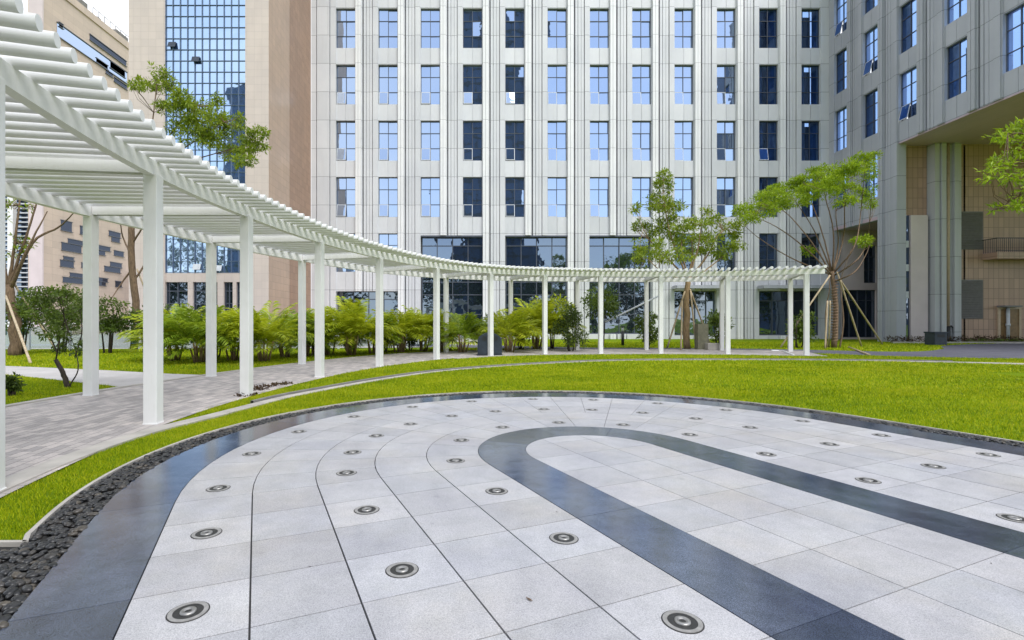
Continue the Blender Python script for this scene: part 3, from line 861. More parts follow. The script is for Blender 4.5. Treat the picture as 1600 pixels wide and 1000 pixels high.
b = MB(); b.box(5.86, 6.0, .0, .08, .1, 2.05, fback); b.box(7.1, 7.22, .0, .08, .1, 2.05, fback); b.box(5.99, 7.11, .0, .079, 1.951, 2.05, fback); b.build('door_frame', M['pipe'], dr)
b = MB(); b.box(5.85, 6.9, .0, .45, 2.06, 2.16, fback); b.build('door_hood', M['kerb_dark'], dr)
b = MB(); b.tube([fback(6.35, .16, .1), fback(6.35, .16, 2.05)], .08, 12); b.tube([fback(6.35, .16, .95), fback(6.35, .16, 1.1)], .11, 12); b.build('drain_pipe', M['frame_light'], bld, True)

# ------------------------------------------------------------------ pink stone tower on the left
YT = 28.07
tow = empty('stone_tower', (-15, YT, 0), 'pink stone tower with a tall blue glass curtain wall behind the pergola', 'building')
XT0, XT1 = -19.15, -11.37
CW0, CW1 = -17.15, -12.68
ftow = lambda a, d, z: (a, YT - d, z)
b = MB()
b.box(XT0, CW0, -7.2, 0, 0, 42, ftow); b.box(CW1, XT1 - .003, -3.1, 0, 0, 42, ftow)
b.box(CW0, CW1, -1, -.05, 3.42, 3.92, ftow)
b.box(-15.9, -15.62, -1, -.05, 0, 3.42, ftow); b.box(-14.25, -13.9, -1, -.05, 0, 3.42, ftow); b.box(-13.4, -13.2, -1, -.05, 0, 3.42, ftow)
b.box(CW0, CW1, -1, -.05, 0, .9, ftow)
b.build('wall', M['pink_tile'], tow)
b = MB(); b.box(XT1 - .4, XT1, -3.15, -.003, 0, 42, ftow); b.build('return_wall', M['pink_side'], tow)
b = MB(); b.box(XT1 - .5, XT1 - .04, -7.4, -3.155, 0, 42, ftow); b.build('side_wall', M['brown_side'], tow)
b = MB(); b.quad(ftow(CW0, -.12, 3.92), ftow(CW1, -.12, 3.92), ftow(CW1, -.12, 42), ftow(CW0, -.12, 42)); cw = b.build('curtain_wall', M['glass_cw'], tow)
b = MB()
n = 11
for k in range(n + 1):
    x = CW0 + (CW1 - CW0) * k / n; b.box(x - .017, x + .017, -.115, -.06, 3.93, 42, ftow)
z = 3.95
while z < 42:
    b.box(CW0, CW1, -.115, -.07, z, z + .025, ftow); z += .62
b.build('mullion', M['mullion'], cw)
for (px, py) in ((305, 93), (268, 70), (307, 418), (340, 420)):
    p = at(px, py, YT); b = MB()
    b.add([ftow(p.x + sx_, d_, p.z + z_) for d_, z_ in ((-.06, .2), (.05, -.12), (.03, -.12), (-.08, .2)) for sx_ in (-.21, .21)], [(0, 1, 3, 2), (4, 5, 7, 6), (2, 3, 5, 4), (0, 1, 7, 6)])
    b.build('vent_sash', M['slate'] if py < 100 else M['frame_light'], cw)
for (x0, x1) in ((CW0, -15.9), (-15.62, -14.25), (-13.9, -13.4), (-13.2, CW1)):
    b = MB(); b.quad(ftow(x0, -.25, .9), ftow(x1, -.25, .9), ftow(x1, -.25, 3.42), ftow(x0, -.25, 3.42)); w_ = b.build('window', M['glass_dark'], tow)
    b = MB(); m = max(2, int((x1 - x0) / .5))
    for k in range(m + 1):
        x = x0 + (x1 - x0) * k / m; b.box(max(x0, x - .03), min(x1, x + .03), -.24, -.18, .9, 3.42, ftow)
    for z in (1.5, 2.2, 2.9): b.box(x0, x1, -.238, -.185, z, z + .05, ftow)
    b.build('window_frame', M['frame'], w_)

# ------------------------------------------------------------------ beige building far left
YN, XB = 44.6, -38.0
bb_ = empty('beige_building', (XB - 4, 55, 0), 'long beige stone building with scattered slot windows at far left', 'building')
fside = lambda a, d, z: (XB + d, YN + a, z)          # a runs away from the viewer
LB = 24
slots = []
def slot(px0, px1, py0, py1):
    y0 = F * XB / (px0 - CX); y1 = F * XB / (px1 - CX); ym = (y0 + y1) / 2
    z1 = EYE + (HY - py0) * ym / F; z0 = EYE + (HY - py1) * ym / F
    return (y0 - YN, y1 - YN, z0, z1)
for s in ((95, 112, 346, 361), (96, 127, 382, 393), (106, 132, 376, 382), (99, 115, 402, 406), (94, 115, 408, 417), (98, 132, 435, 442), (109, 132, 428, 433),
          (125, 131, 354, 366), (127, 132, 411, 418), (150, 172, 385, 391), (151, 164, 392, 398), (170, 188, 363, 370), (174, 187, 371, 378), (178, 193, 393, 400),
          (172, 190, 411, 417), (163, 188, 418, 425), (153, 168, 435, 440), (155, 165, 441, 446), (180, 190, 440, 448), (120, 190, 330, 336),
          (140, 197, 76, 84), (92, 98, 37, 43), (150, 168, 97, 103), (172, 195, 104, 114), (165, 176, 113, 118), (178, 198, 128, 134)):
    slots.append(slot(*s))
# a full-length ribbon window under the roof
slots.append((1.5, 10.8, 27.3, 28.5))
b = MB(); b.box(XB - 1.3, XB, YN, YN + LB, 0, 31.2)
b.box(XB - 8, XB - 1.3, YN + 4, YN + LB, 0, 30.6); b.build('wall', M['beige'], bb_)
b = MB(); b.box(XB - 1.5, XB + .12, YN - .2, YN + LB + .2, 31.2, 31.9); b.build('parapet', M['beige'], bb_)
b = MB(); b.box(XB - 1.1, XB + .08, YN - .14, YN - .003, 0, 30.9); b.build('corner_strip', M['pale_pink'], bb_)
for i, (a0, a1, z0, z1) in enumerate(slots):
    b = MB(); b.box(a0, a1, .004, .02, z0, z1, fside)
    w_ = b.build('window', M['glass'] if a1 - a0 > 8 else M['glass_slot'], bb_)
    b = MB(); b.box(a0 - .05, a1 + .05, .004, .10, z1, z1 + .06, fside); b.box(a0 - .05, a1 + .05, .004, .12, z0 - .06, z0, fside)
    b.build('window_frame', M['frame'], w_)
b = MB()
for (a, h, w) in ((4.5, .9, 1.2), (7.0, .5, .5), (9.8, .8, 1.8), (13, 1.0, .8)):
    b.box(XB - 1.2, XB - .4, YN + a, YN + a + w, 31.9, 31.9 + h)
for k in range(16): b.tube([(XB - .1, YN + 6 + k * .8, 31.9), (XB - .1, YN + 6 + k * .8, 32.7)], .03, 6)
b.tube([(XB - .1, YN + 6, 32.7), (XB - .1, YN + 18, 32.7)], .03, 6)
b.build('rooftop_equipment', M['kerb_dark'], bb_)
# low pale pavilion part in front of it (glazed strips at its foot)
b = MB(); b.box(XB + .02, XB + 3.2, 56, 66, 0, 6.6); b.build('annex', M['pale_pink'], bb_)
for (x0, x1) in ((XB + .3, XB + 1.1), (XB + 1.9, XB + 2.8)):
    b = MB(); b.box(x0, x1, 55.94, 55.996, 3.2, 5.6); b.build('window', M['glass'], bb_)

lou = empty('louvred_building', (-44, 47, 0), 'blue grey building with horizontal metal louvres at the left edge', 'building')
b = MB(); b.box(-64, -39.3, 46.6, 60, 0, 14.5); b.build('wall', M['glass_dark'], lou)
b = MB()
z = .6
while z < 14.4:
    b.box(-64, -39.2, 46.1, 46.35, z, z + .10); z += .42
b.build('louvre', M['frame_light'], lou)
for x in (-41.9, -46, -50):
    b = MB(); b.box(x - .25, x + .25, 45.7, 46.09, 0, 14.5); b.build('column', M['white'], lou)

# ------------------------------------------------------------------ what the windows mirror: towers and trees behind the viewpoint
for (nm, x0, x1, y, h, lab) in (('glass_tower', -5.5, 15.5, -60, 95, 'dark blue glass tower behind the viewpoint mirrored in the middle window columns'),
                            ('office_tower', 73, 106, -62, 80, 'wide dark glass office tower behind the viewpoint mirrored in the right windows'),
                            ('apartment_tower', -62, -46, -70, 60, 'slim grey apartment tower behind the viewpoint mirrored at the left')):
    e = empty(nm, ((x0 + x1) / 2, y, 0), lab, 'building')
    b = MB(); b.box(x0, x1, y - 18, y, 0, h); b.build('wall', M['far_glass'], e)
    b = MB(); z = 3
    while z < h: b.box(x0 - .1, x1 + .1, y, y + .12, z, z + .7); z += 3.8
    x = x0
    while x < x1: b.box(x - .1, x + .1, y, y + .2, 0, h); x += 3
    b.build('mullion', M['slate'], e)

# ------------------------------------------------------------------ foliage
def leaves(cl, n, size, asp=.36, up=.3, seed=0, shell=.5):
    """leaf quads in ellipsoid clumps: cl = [(cx,cy,cz,rx,ry,rz)]"""
    g = np.random.default_rng(seed)
    cl = np.array(cl, float); vol = np.cbrt(cl[:, 3] * cl[:, 4] * cl[:, 5]) ** 2; p = vol / vol.sum()
    idx = g.choice(len(cl), n, p=p); c = cl[idx]
    d = g.normal(size=(n, 3)); d /= np.linalg.norm(d, axis=1, keepdims=True)
    rr = g.uniform(0, 1, (n, 1)) ** shell * g.choice([1, 1, 1.0, 1.18], (n, 1))
    pos = c[:, :3] + d * rr * c[:, 3:]
    ax = d * .9 + g.normal(size=(n, 3)) * .7; ax[:, 2] += up - .25
    ax /= np.linalg.norm(ax, axis=1, keepdims=True)
    t = g.normal(size=(n, 3)); t[:, 2] *= .35
    s = np.cross(ax, np.cross(t, ax) + 1e-6); s = np.cross(ax, g.normal(size=(n, 3)) * .6 + np.array([0, 0, 1.0]))
    s /= np.linalg.norm(s, axis=1, keepdims=True) + 1e-9
    nn = np.cross(s, ax)
    L = size * g.uniform(.6, 1.35, (n, 1)); W = L * asp * g.uniform(.8, 1.2, (n, 1)) / 2
    v0 = pos; v1 = pos + ax * L * .45 + s * W + nn * L * .06; v2 = pos + ax * L - nn * L * .10; v3 = pos + ax * L * .45 - s * W + nn * L * .06
    V = np.stack([v0, v1, v2, v3], 1).reshape(-1, 3); Fc = np.arange(4 * n).reshape(n, 4)
    return V, Fc
def px_cl(lst, y, dj=1.0, seed=1, fat=1.0):
    """clump list given where the photo shows them, spread in real depth"""
    g = random.Random(seed); out = []
    s = y / F
    for q in lst:
        px, py, rx, ry = q[:4]; dy = q[4] if len(q) > 4 else g.uniform(-1, 1) * dj
        p = at(px, py, y + dy); out.append((p.x, p.y, p.z, rx * s, max(rx * s * .9, .12), ry * s * fat))
    return out
def tufts(cl, seed, k=13, f=.34):
    """break every clump into separate leaf tufts with gaps between"""
    g = random.Random(seed); out = []
    for (x, y, z, a, b, c) in cl:
        for q in range(k):
            th = g.uniform(0, 6.28); r = math.sqrt(g.uniform(.1, 1)) * 1.0; w = g.uniform(-.95, .95); m = f * g.uniform(.7, 1.2)
            out.append((x + a * r * math.cos(th), y + b * r * math.sin(th), z + c * w, a * m, b * m, max(c * m * .62, .05)))
    return out
def limb(mb, pts, y, r0, r1, dys=None, n=8):
    P = []
    for i, (px, py) in enumerate(pts):
        dy = dys[i] if dys else 0; P.append(at(px, py, y + dy))
    m = 5 * (len(P) - 1) + 1
    ev = spline([tuple(p) for p in P]); Q = [ev(u) for u in np.linspace(0, len(P) - 1, m)]
    rad = [r0 + (r1 - r0) * i / (m - 1) for i in range(m)]
    for i in range(1, m - 1):
        Q[i] = Q[i] + Vector((random.uniform(-1, 1), random.uniform(-1, 1), 0)) * rad[i] * .25
    mb.tube(Q, rad, n)
    return Q
def tree(name, label, base_px, y, trunk, limbs, clumps, nleaf, lsize, leafmat, barkmat, r0, group=None, dj=1.0, seed=1, asp=.30, cat='tree', shell=.5, fat=1.0):
    bp = at(base_px[0], base_px[1], y); bp.z = 0
    e = empty(name, bp, label, cat, group)
    mb = MB()
    tr = [(trunk[0][0], HY + F * EYE / y + 1)] + list(trunk[1:])
    limb(mb, tr, y, r0, r0 * .72, n=12)
    mb.build('trunk', barkmat, e, True)
    mb = MB(); g = random.Random(seed); nodes = []
    for l in limbs:
        dys = [0] + [g.uniform(-dj, dj) * .4 * (i + 1) for i in range(len(l) - 1)]
        nodes += limb(mb, l, y, r0 * .30, r0 * .08, dys, 7)[4:]
    big = px_cl(clumps, y, dj, seed, fat); tf = tufts(big, seed)
    for t_ in tf:                                   # twigs that carry the leaf tufts
        if g.random() > .4: continue
        c = Vector(t_[:3]); q = min(nodes, key=lambda p: (p - c).length)
        if (q - c).length < 2.6:
            m = q.lerp(c, .55) + Vector((g.uniform(-.1, .1), g.uniform(-.1, .1), g.uniform(-.16, .02)))
            mb.tube([q, m, c], [r0 * .075, r0 * .055, r0 * .03], 5, False)
    mb.build('branch', barkmat, e, True)
    n1 = int(nleaf * .72)
    V, Fc = leaves(tf, n1, lsize, asp, seed=seed, shell=shell)
    V2, F2 = leaves(big, nleaf - n1, lsize * .9, asp, seed=seed + 1, shell=.4)
    V = np.vstack([V, V2]); Fc = np.vstack([Fc, F2 + n1 * 4])
    np_mesh('crown', V, Fc, leafmat, e)
    return e
tree('broadleaf_tree', 'propped tree with upright sparse crown behind the middle of the pergola', (1074, 548), 22.4,
     [(1074, 546), (1073, 490), (1075, 432)],
     [[(1075, 436), (1052, 380), (1040, 330), (1036, 280)], [(1074, 436), (1040, 400), (1015, 375), (1000, 345)], [(1075, 434), (1065, 390), (1068, 350)], [(1076, 434), (1090, 390), (1096, 350)],
      [(1077, 436), (1105, 400), (1120, 370), (1138, 355)], [(1077, 440), (1112, 415), (1145, 388)], [(1074, 440), (1035, 425), (1010, 402)], [(1075, 434), (1082, 400), (1080, 372)], [(1076, 434), (1100, 405), (1108, 370)]],
     [(1038, 275, 11, 9), (1032, 292, 15, 12), (1030, 315, 20, 16), (1042, 335, 22, 16), (1032, 358, 24, 16), (1018, 388, 24, 14), (992, 326, 9, 7), (1000, 352, 12, 8), (1090, 348, 22, 9), (1066, 362, 20, 14), (1082, 382, 30, 16),
      (1112, 378, 24, 16), (1138, 362, 22, 16), (1148, 384, 16, 8), (1005, 402, 18, 8), (1056, 400, 24, 10), (1118, 344, 12, 6), (1104, 330, 8, 5), (1130, 395, 18, 9), (1002, 425, 10, 8), (1050, 320, 12, 10)],
     9500, .165, M['leaf_mid'], M['bark_pale'], .15, dj=1.3, seed=3)
tree('umbrella_tree', 'flat topped tree with fanned bare branches and rope wrapped trunk by the pergola end', (1303, 545), 23.4,
     [(1303, 545), (1306, 490), (1300, 424)],
     [[(1312, 545), (1318, 500), (1314, 440), (1330, 390)], [(1292, 545), (1290, 490), (1296, 440), (1280, 390)], [(1300, 430), (1255, 385), (1205, 350), (1155, 332)], [(1300, 428), (1262, 370), (1225, 330), (1190, 318)], [(1300, 426), (1272, 360), (1240, 310)], [(1300, 424), (1285, 365), (1262, 300), (1255, 285)],
      [(1301, 426), (1302, 360), (1290, 310), (1285, 278)], [(1303, 424), (1318, 370), (1320, 310), (1325, 265)], [(1303, 426), (1335, 385), (1345, 330), (1352, 255)], [(1304, 430), (1340, 405), (1356, 370), (1362, 300)],
      [(1304, 440), (1335, 425), (1352, 400), (1362, 375)], [(1300, 430), (1240, 405), (1190, 375), (1160, 350)], [(1302, 424), (1310, 380), (1306, 330), (1312, 285)]],
     [(1158, 330, 15, 7), (1182, 318, 20, 8), (1205, 305, 22, 8), (1232, 294, 26, 8), (1262, 282, 26, 9), (1292, 272, 26, 9), (1322, 264, 24, 8), (1348, 250, 18, 6), (1368, 242, 9, 4), (1362, 268, 12, 12), (1352, 300, 15, 8),
      (1288, 296, 28, 9), (1240, 312, 24, 8), (1200, 332, 13, 6), (1348, 376, 15, 6), (1262, 392, 9, 5), (1322, 312, 13, 6), (1175, 340, 14, 6), (1310, 288, 24, 8), (1215, 318, 20, 7), (1356, 318, 12, 6)],
     15000, .15, M['leaf_fresh'], M['bark'], .12, dj=2.4, seed=5, fat=1.3)
tree('street_tree', 'tall slender tree whose leaning crown rises above the pergola roof at left', (209, 547), 21.6,
     [(209, 547), (212, 470), (206, 400), (208, 330), (226, 250)],
     [[(226, 252), (238, 190), (246, 120)], [(222, 262), (270, 205), (300, 165)], [(222, 268), (290, 230), (350, 190)], [(220, 272), (300, 250), (400, 222)], [(208, 440), (229, 405), (229, 352), (240, 300)],
      [(207, 420), (188, 445), (166, 480)], [(206, 400), (192, 370), (186, 330)], [(207, 380), (225, 350), (238, 310)]],
     [(248, 112, 12, 9), (232, 132, 18, 9), (212, 132, 10, 6), (262, 136, 18, 10), (282, 156, 18, 12), (290, 180, 22, 15), (312, 170, 18, 12), (316, 195, 22, 16), (342, 158, 9, 9), (338, 186, 18, 14), (338, 216, 24, 14), (366, 196, 20, 14),
      (396, 228, 22, 11), (362, 240, 20, 9), (404, 208, 12, 10), (306, 216, 20, 12), (382, 250, 16, 7), (276, 200, 14, 10), (255, 165, 12, 9)],
     9500, .17, M['leaf_mid'], M['bark'], .15, dj=1.8, seed=8)
tree('bare_tree', 'staked tree with mostly bare upright branches at the left edge', (24, 556), 17.9,
     [(24, 556), (22, 505), (13, 445)],
     [[(13, 450), (22, 390), (30, 320), (36, 250)], [(13, 450), (30, 400), (52, 335), (66, 280)], [(14, 455), (45, 385), (74, 330)], [(14, 458), (50, 380), (92, 355), (118, 330)], [(12, 450), (5, 390), (8, 320)], [(13, 455), (-10, 400), (-20, 330)]],
     [(34, 386, 10, 5), (22, 372, 9, 6), (44, 378, 8, 4), (12, 318, 10, 6), (48, 322, 8, 5), (16, 400, 8, 5), (-15, 330, 25, 20), (20, 250, 30, 14), (60, 250, 25, 10)],
     900, .15, M['leaf_mid'], M['bark'], .2, dj=.8, seed=11)
tree('leaning_tree', 'leafy tree reaching in from beyond the right edge of the photo', (1742, 571), 14.0,
     [(1742, 571), (1738, 480), (1725, 400), (1715, 340)],
     [[(1716, 345), (1660, 290), (1600, 255), (1560, 268)], [(1716, 345), (1670, 270), (1610, 215), (1575, 208)], [(1718, 350), (1690, 260), (1680, 190)], [(1718, 350), (1770, 270), (1800, 210)], [(1720, 370), (1650, 330), (1600, 305), (1562, 326)]],
     [(1588, 214, 22, 8), (1572, 206, 20, 6), (1600, 236, 26, 9), (1578, 250, 22, 7), (1558, 262, 18, 5), (1541, 280, 11, 4), (1590, 276, 22, 8), (1600, 300, 22, 8), (1560, 326, 10, 3), (1592, 322, 14, 5), (1610, 195, 22, 9), (1640, 230, 34, 18), (1660, 280, 40, 20), (1640, 320, 30, 14),
      (1720, 220, 50, 30), (1780, 260, 50, 30), (1700, 300, 50, 20), (1650, 190, 30, 12)],
     4200, .16, M['leaf_fresh'], M['bark'], .16, dj=1.0, seed=13)
tree('twisted_shrub', 'small dark leaved shrub with two twisted bare stems beside the path', (108, 606), 9.2,
     [(108, 606), (98, 582), (87, 562)],
     [[(108, 604), (122, 578), (118, 548), (108, 520)], [(87, 563), (91, 536), (84, 508), (70, 485)], [(89, 550), (75, 520), (52, 490)], [(118, 556), (128, 520), (124, 480)], [(90, 540), (100, 505), (98, 470)], [(109, 524), (100, 495), (92, 465)]],
     [(58, 478, 20, 12), (86, 462, 22, 9), (112, 474, 18, 14), (70, 496, 18, 9), (98, 500, 20, 11), (124, 496, 10, 16), (46, 462, 16, 7), (92, 522, 12, 7), (124, 545, 7, 9), (72, 520, 10, 5), (108, 512, 14, 8), (130, 470, 10, 12), (62, 456, 14, 6), (102, 456, 14, 6), (92, 545, 8, 6)],
     2500, .07, M['leaf_hedge'], M['bark_dark'], .045, dj=.5, seed=17, fat=1.25, asp=.5, cat='shrub')

# clipped small trees of the hedge behind
def shrub(name, label, px, base_y, top_py, halfw, y, mat, n, lsize, group, seed, bark='bark_dark', cat='shrub', stems=4, low=.35, asp=.42):
    bp = at(px, 0, y); bp.z = 0
    e = empty(name, bp, label, cat, group)
    h = EYE + (HY - top_py) / F * y; w = halfw * y / F
    g = random.Random(seed); mb = MB()
    for k in range(stems):
        a = g.uniform(0, 6.28); r = g.uniform(.05, .2) * w
        mb.tube([(bp.x + r * math.cos(a), bp.y + r * math.sin(a), 0), (bp.x + 1.6 * r * math.cos(a), bp.y + 1.6 * r * math.sin(a), h * low), (bp.x + 3 * r * math.cos(a + .3), bp.y + 3 * r * math.sin(a + .3), h * .75)], [.035, .026, .012], 7)
    mb.build('trunk', M[bark], e, True)
    cl = []
    for k in range(16):
        a = g.uniform(0, 6.28); rr = math.sqrt(g.uniform(0, 1)) * .75 * w; z = h * (low + (1 - low) * g.uniform(.18, .86))
        sc = 1 - .45 * abs((z / h - low) / (1 - low) - .45)
        cl.append((bp.x + rr * math.cos(a) * sc, bp.y + rr * math.sin(a) * sc, z, w * .38, w * .38, h * (1 - low) * .17))
    V, Fc = leaves(cl, n, lsize, asp, seed=seed); np_mesh('crown', V, Fc, mat, e); return e
HG = 'clipped shrubs in the hedge at left'
for i, (px, top, hw, y, lab) in enumerate(((30, 462, 42, 18.5, 'dark clipped shrub behind the staked bare tree'), (95, 452, 44, 19.5, 'clipped shrub behind the twisted shrub'), (168, 462, 34, 19.0, 'clipped shrub left of the slender tree trunk'),
                              (232, 466, 34, 19.4, 'clipped shrub right of the slender tree trunk'))):
    shrub('clipped_shrub', lab, px, 0, top, hw, y, M['leaf_hedge'], 2400, .12, HG, 30 + i)
shrub('round_bush', 'dark rounded bush between two far pergola posts right of the palms', 893, 0, 474, 30, 20.6, M['leaf_dark'], 2400, .11, None, 41, low=.05)
shrub('leafy_tree', 'light green leafy small tree behind the dark rounded bush', 862, 0, 455, 42, 22.8, M['leaf_palm'], 2600, .15, None, 42, low=.2)
shrub('leafy_tree', 'small bright tree held by a long slanting pole', 938, 0, 448, 32, 23.6, M['leaf_hedge'], 1700, .15, None, 43, low=.45, stems=2)
shrub('broadleaf_shrub', 'broad leaved shrub left of the propped tree trunk', 1012, 0, 488, 22, 22.0, M['leaf_hedge'], 700, .17, None, 44, low=.15)
shrub('broadleaf_shrub', 'broad leaved shrub behind the upright stone block', 1122, 0, 486, 24, 23.0, M['leaf_hedge'], 800, .17, None, 45, low=.1)
shrub('broadleaf_shrub', 'shrub beneath the umbrella shaped tree beside the last pergola post', 1248, 0, 486, 28, 23.2, M['leaf_hedge'], 1000, .16, None, 46, low=.08)
shrub('broadleaf_shrub', 'small low shrub at the left edge beside the path', 18, 0, 585, 16, 8.2, M['leaf_dark'], 500, .07, None, 47, low=.1)
# low dark red hedge at the foot of the tiled wall
e = empty('low_hedge', (27, 28.9, 0), 'low dark red and green hedge at the foot of the tan tiled wall', 'hedge')
cl = [(23.8 + k * .42, 28.75 + random.uniform(-.1, .1), .20, .3, .25, .20) for k in range(22)]
V, Fc = leaves(cl, 2600, .09, .5, seed=50); np_mesh('foliage', V, Fc, M['leaf_red'], e)
cl = [(28 + k * .5, 28.45 + random.uniform(-.05, .05), .12, .3, .12, .12) for k in range(16)]
V, Fc = leaves(cl, 1300, .09, .5, seed=51); np_mesh('groundcover', V, Fc, M['leaf_hedge'], e)

# palms
def palm_proto(seed, name='areca_palm'):
    g = random.Random(seed)
    e = empty(name, (0, 0, 0), 'x', 'palm', 'palm clumps planted along the pergola path')
    mb = MB(); tips = []
    for k in range(9):
        a = g.uniform(0, 6.28); r = g.uniform(.03, .16); h = g.uniform(.30, .75)
        t = (r * 1.9 * math.cos(a), r * 1.9 * math.sin(a), h)
        mb.tube([(r * math.cos(a), r * math.sin(a), 0), t], [.03, .02], 7); tips.append((t, a))
    mb.build('stem', M['bark_pale'], e, True)
    V, Fc = [], []
    for (t, a) in tips:
        for q in range(7):
            az = a + g.uniform(-1.5, 1.5); L = g.uniform(.75, 1.25); el = g.uniform(.35, 1.42)
            pos = Vector(t); d = Vector((math.cos(az) * math.cos(el), math.sin(az) * math.cos(el), math.sin(el)))
            n = 22; st = L / n
            side = Vector((-math.sin(az), math.cos(az), 0))
            for i in range(n):
                d = (d + Vector((0, 0, -1)) * .062 * (i / n + .35)).normalized(); pos = pos + d * st
                if i < 4: continue
                ln = .30 * math.sin(math.pi * (i - 2) / (n)) + .05
                for s in (-1, 1):
                    ld = (side * s * .85 + d * .65 + Vector((0, 0, g.uniform(-.1, .3)))).normalized()
                    up = d.cross(ld).normalized(); w = .024
                    b0 = len(V); dr = Vector((0, 0, -1)) * ln * .28
                    V += [pos - d * w * .6, pos + ld * ln * .5 - d * w, pos + ld * ln + dr, pos + ld * ln * .5 + d * w + up * .004]
                    Fc.append((b0, b0 + 1, b0 + 2, b0 + 3))
            # midrib
    np_mesh('frond', np.array([v[:] for v in V]), np.array(Fc), M['leaf_palm_green' if seed == 62 else 'leaf_palm'], e)
    return e
pal = [palm_proto(61), palm_proto(62), palm_proto(63)]
used = [False] * 3
PAL = [(272, 15.6, 1.95, 'palm clump just right of the tall near pergola post'), (312, 14.9, 2.1, 'palm clump in front of the second outer post seen from the left'), (366, 15.6, 1.95, 'palm clump against the left side of the third inner post'),
       (412, 15.4, 2.05, 'palm clump with thick pale stems right of the third inner post'), (446, 17.0, 2.0, 'palm clump between the slim outer post and the third inner post'), (512, 18.2, 1.95, 'palm clump just right of the fourth inner post'), (548, 18.0, 2.35, 'tallest palm clump below the low window of the building'),
       (582, 19.0, 1.8, 'palm clump left of the fifth inner post'), (625, 19.6, 1.95, 'palm clump right of the fifth inner post'), (660, 20.4, 2.05, 'palm clump left of the sixth inner post'), (722, 19.8, 1.95, 'palm clump left of the dark litter bin'),
       (795, 20.2, 1.9, 'palm clump right of the dark litter bin'), (836, 22.6, 2.5, 'tall palm clump behind the seventh and eighth inner posts'), (478, 17.4, 1.7, 'palm clump behind the slim outer post left of the fourth inner post'), (690, 20.8, 1.8, 'palm clump behind the sixth inner post')]
for i, (px, y, h, lab) in enumerate(PAL):
    k = i % 3
    o = pal[k] if not used[k] else copy_tree(pal[k]); used[k] = True
    p = at(px, 0, y); o.location = (p.x, p.y, 0); s = h / 1.95
    o.rotation_euler = (0, 0, random.uniform(0, 6.28)); o.scale = (s * random.uniform(1.1, 1.3), s * random.uniform(1.1, 1.3), s)
    o['label'] = lab

for i, (px, top, hw, y, lab) in enumerate(((335, 480, 30, 16.6, 'green bush between the two nearest palm clumps at left'), (490, 484, 26, 18.6, 'dense green bush behind the fourth inner post'), (547, 482, 24, 19.0, 'dark green bush under the tallest palm clump'),
        (600, 490, 24, 20.2, 'green bush behind the fifth inner post'), (700, 492, 24, 21.6, 'green bush behind the sixth inner post'), (770, 488, 26, 22.0, 'green bush behind the round topped litter bin'), (640, 492, 22, 21.2, 'green bush between the palm clumps right of the fifth inner post'), (815, 486, 20, 22.0, 'green bush right of the seventh inner post'))):
    shrub('broadleaf_bush', lab, px, 0, top, hw, y, M['leaf_hedge'] if i % 3 else M['leaf_dark'], 1500, .12, 'green bushes among the palms', 140 + i, low=.08)
# trees behind the viewpoint, only ever seen mirrored in the glazing
cl = []
g = random.Random(77)
for k in range(26):
    x = -60 + k * 5.2 + g.uniform(-1, 1); y = -26 + g.uniform(-3, 3); h = g.uniform(9, 16)
    for q in range(7): cl.append((x + g.uniform(-2, 2), y + g.uniform(-2, 2), h * g.uniform(.3, .9), 2.4, 2.4, 2.0))
V, Fc = leaves(cl, 16000, .9, .6, seed=78)
tag(np_mesh('wood', V, Fc, M['wood']), 'far wood behind the viewpoint, seen only mirrored in the low glazing', 'wood', kind='stuff')

# ------------------------------------------------------------------ stakes propping the trees
ST = 'wooden poles propping the young trees'
def pole(pts, label, r=.035, mat='bamboo', name='tree_stake', group=ST):
    b = MB(); P = [Vector(p) for p in pts]; n = 9
    b.tube([P[0].lerp(P[-1], i / (n - 1)) for i in range(n)], [r * (1 + .12 * (i % 3 == 0)) for i in range(n)], 9)
    o = b.build(name, M[mat], None, True, loc=(P[0].x, P[0].y, 0)); return tag(o, label, 'tree stake' if name == 'tree_stake' else 'pole', group)
pole([gd(1346, 541.5), at(1308, 425, 23.2)], 'upright pole leaning on the umbrella shaped tree trunk, right side')
p = gd(1379, 538); pole([(p.x, p.y, 0), at(1312, 436, 23.5)], 'long pole slanting far right from the umbrella shaped tree')
p = gd(1219, 543.5); pole([(p.x, p.y, 0), at(1297, 430, 23.3)], 'pole slanting left behind the last pergola post')
p = gd(1289, 545); pole([(p.x, p.y, 0), at(1293, 470, 22.9)], 'left one of two short poles at the rope wrapped trunk')
p = gd(1295, 543); pole([(p.x, p.y, 0), at(1297, 470, 23.0)], 'right one of two short poles at the rope wrapped trunk')
p = gd(1112, 544); pole([(p.x, p.y, 0), at(1078, 452, 22.3)], 'pole slanting right from the propped tree over the stone block')
p = gd(1088, 546); pole([(p.x, p.y, 0), at(1079, 455, 22.3)], 'steep pole beside the propped tree ending at the stone block')
p = gd(1064, 547); pole([(p.x, p.y, 0), at(1066, 470, 22.0)], 'pale upright pole left of the propped tree trunk')
p = gd(1042, 545); pole([(p.x, p.y, 0), at(1070, 455, 22.2)], 'pole slanting left from the propped tree trunk')
p = gd(48, 568); pole([(p.x, p.y, 0), at(9, 462, 17.7)], 'pale pole leaning against the bare tree at left')
p = gd(92, 553); pole([(p.x, p.y, 0), at(20, 440, 18.0)], 'long pole slanting right from the bare tree at left')
pole([at(946, 503, 23.3), at(1032, 461, 24.4)], 'long grey pole slanting up right from the small bright tree', .04, 'frame_light')
p = gd(262, 545); pole([(p.x, p.y, 0), at(214, 420, 21.7)], 'thin pole slanting right from the slender tree trunk behind the palms', .03)
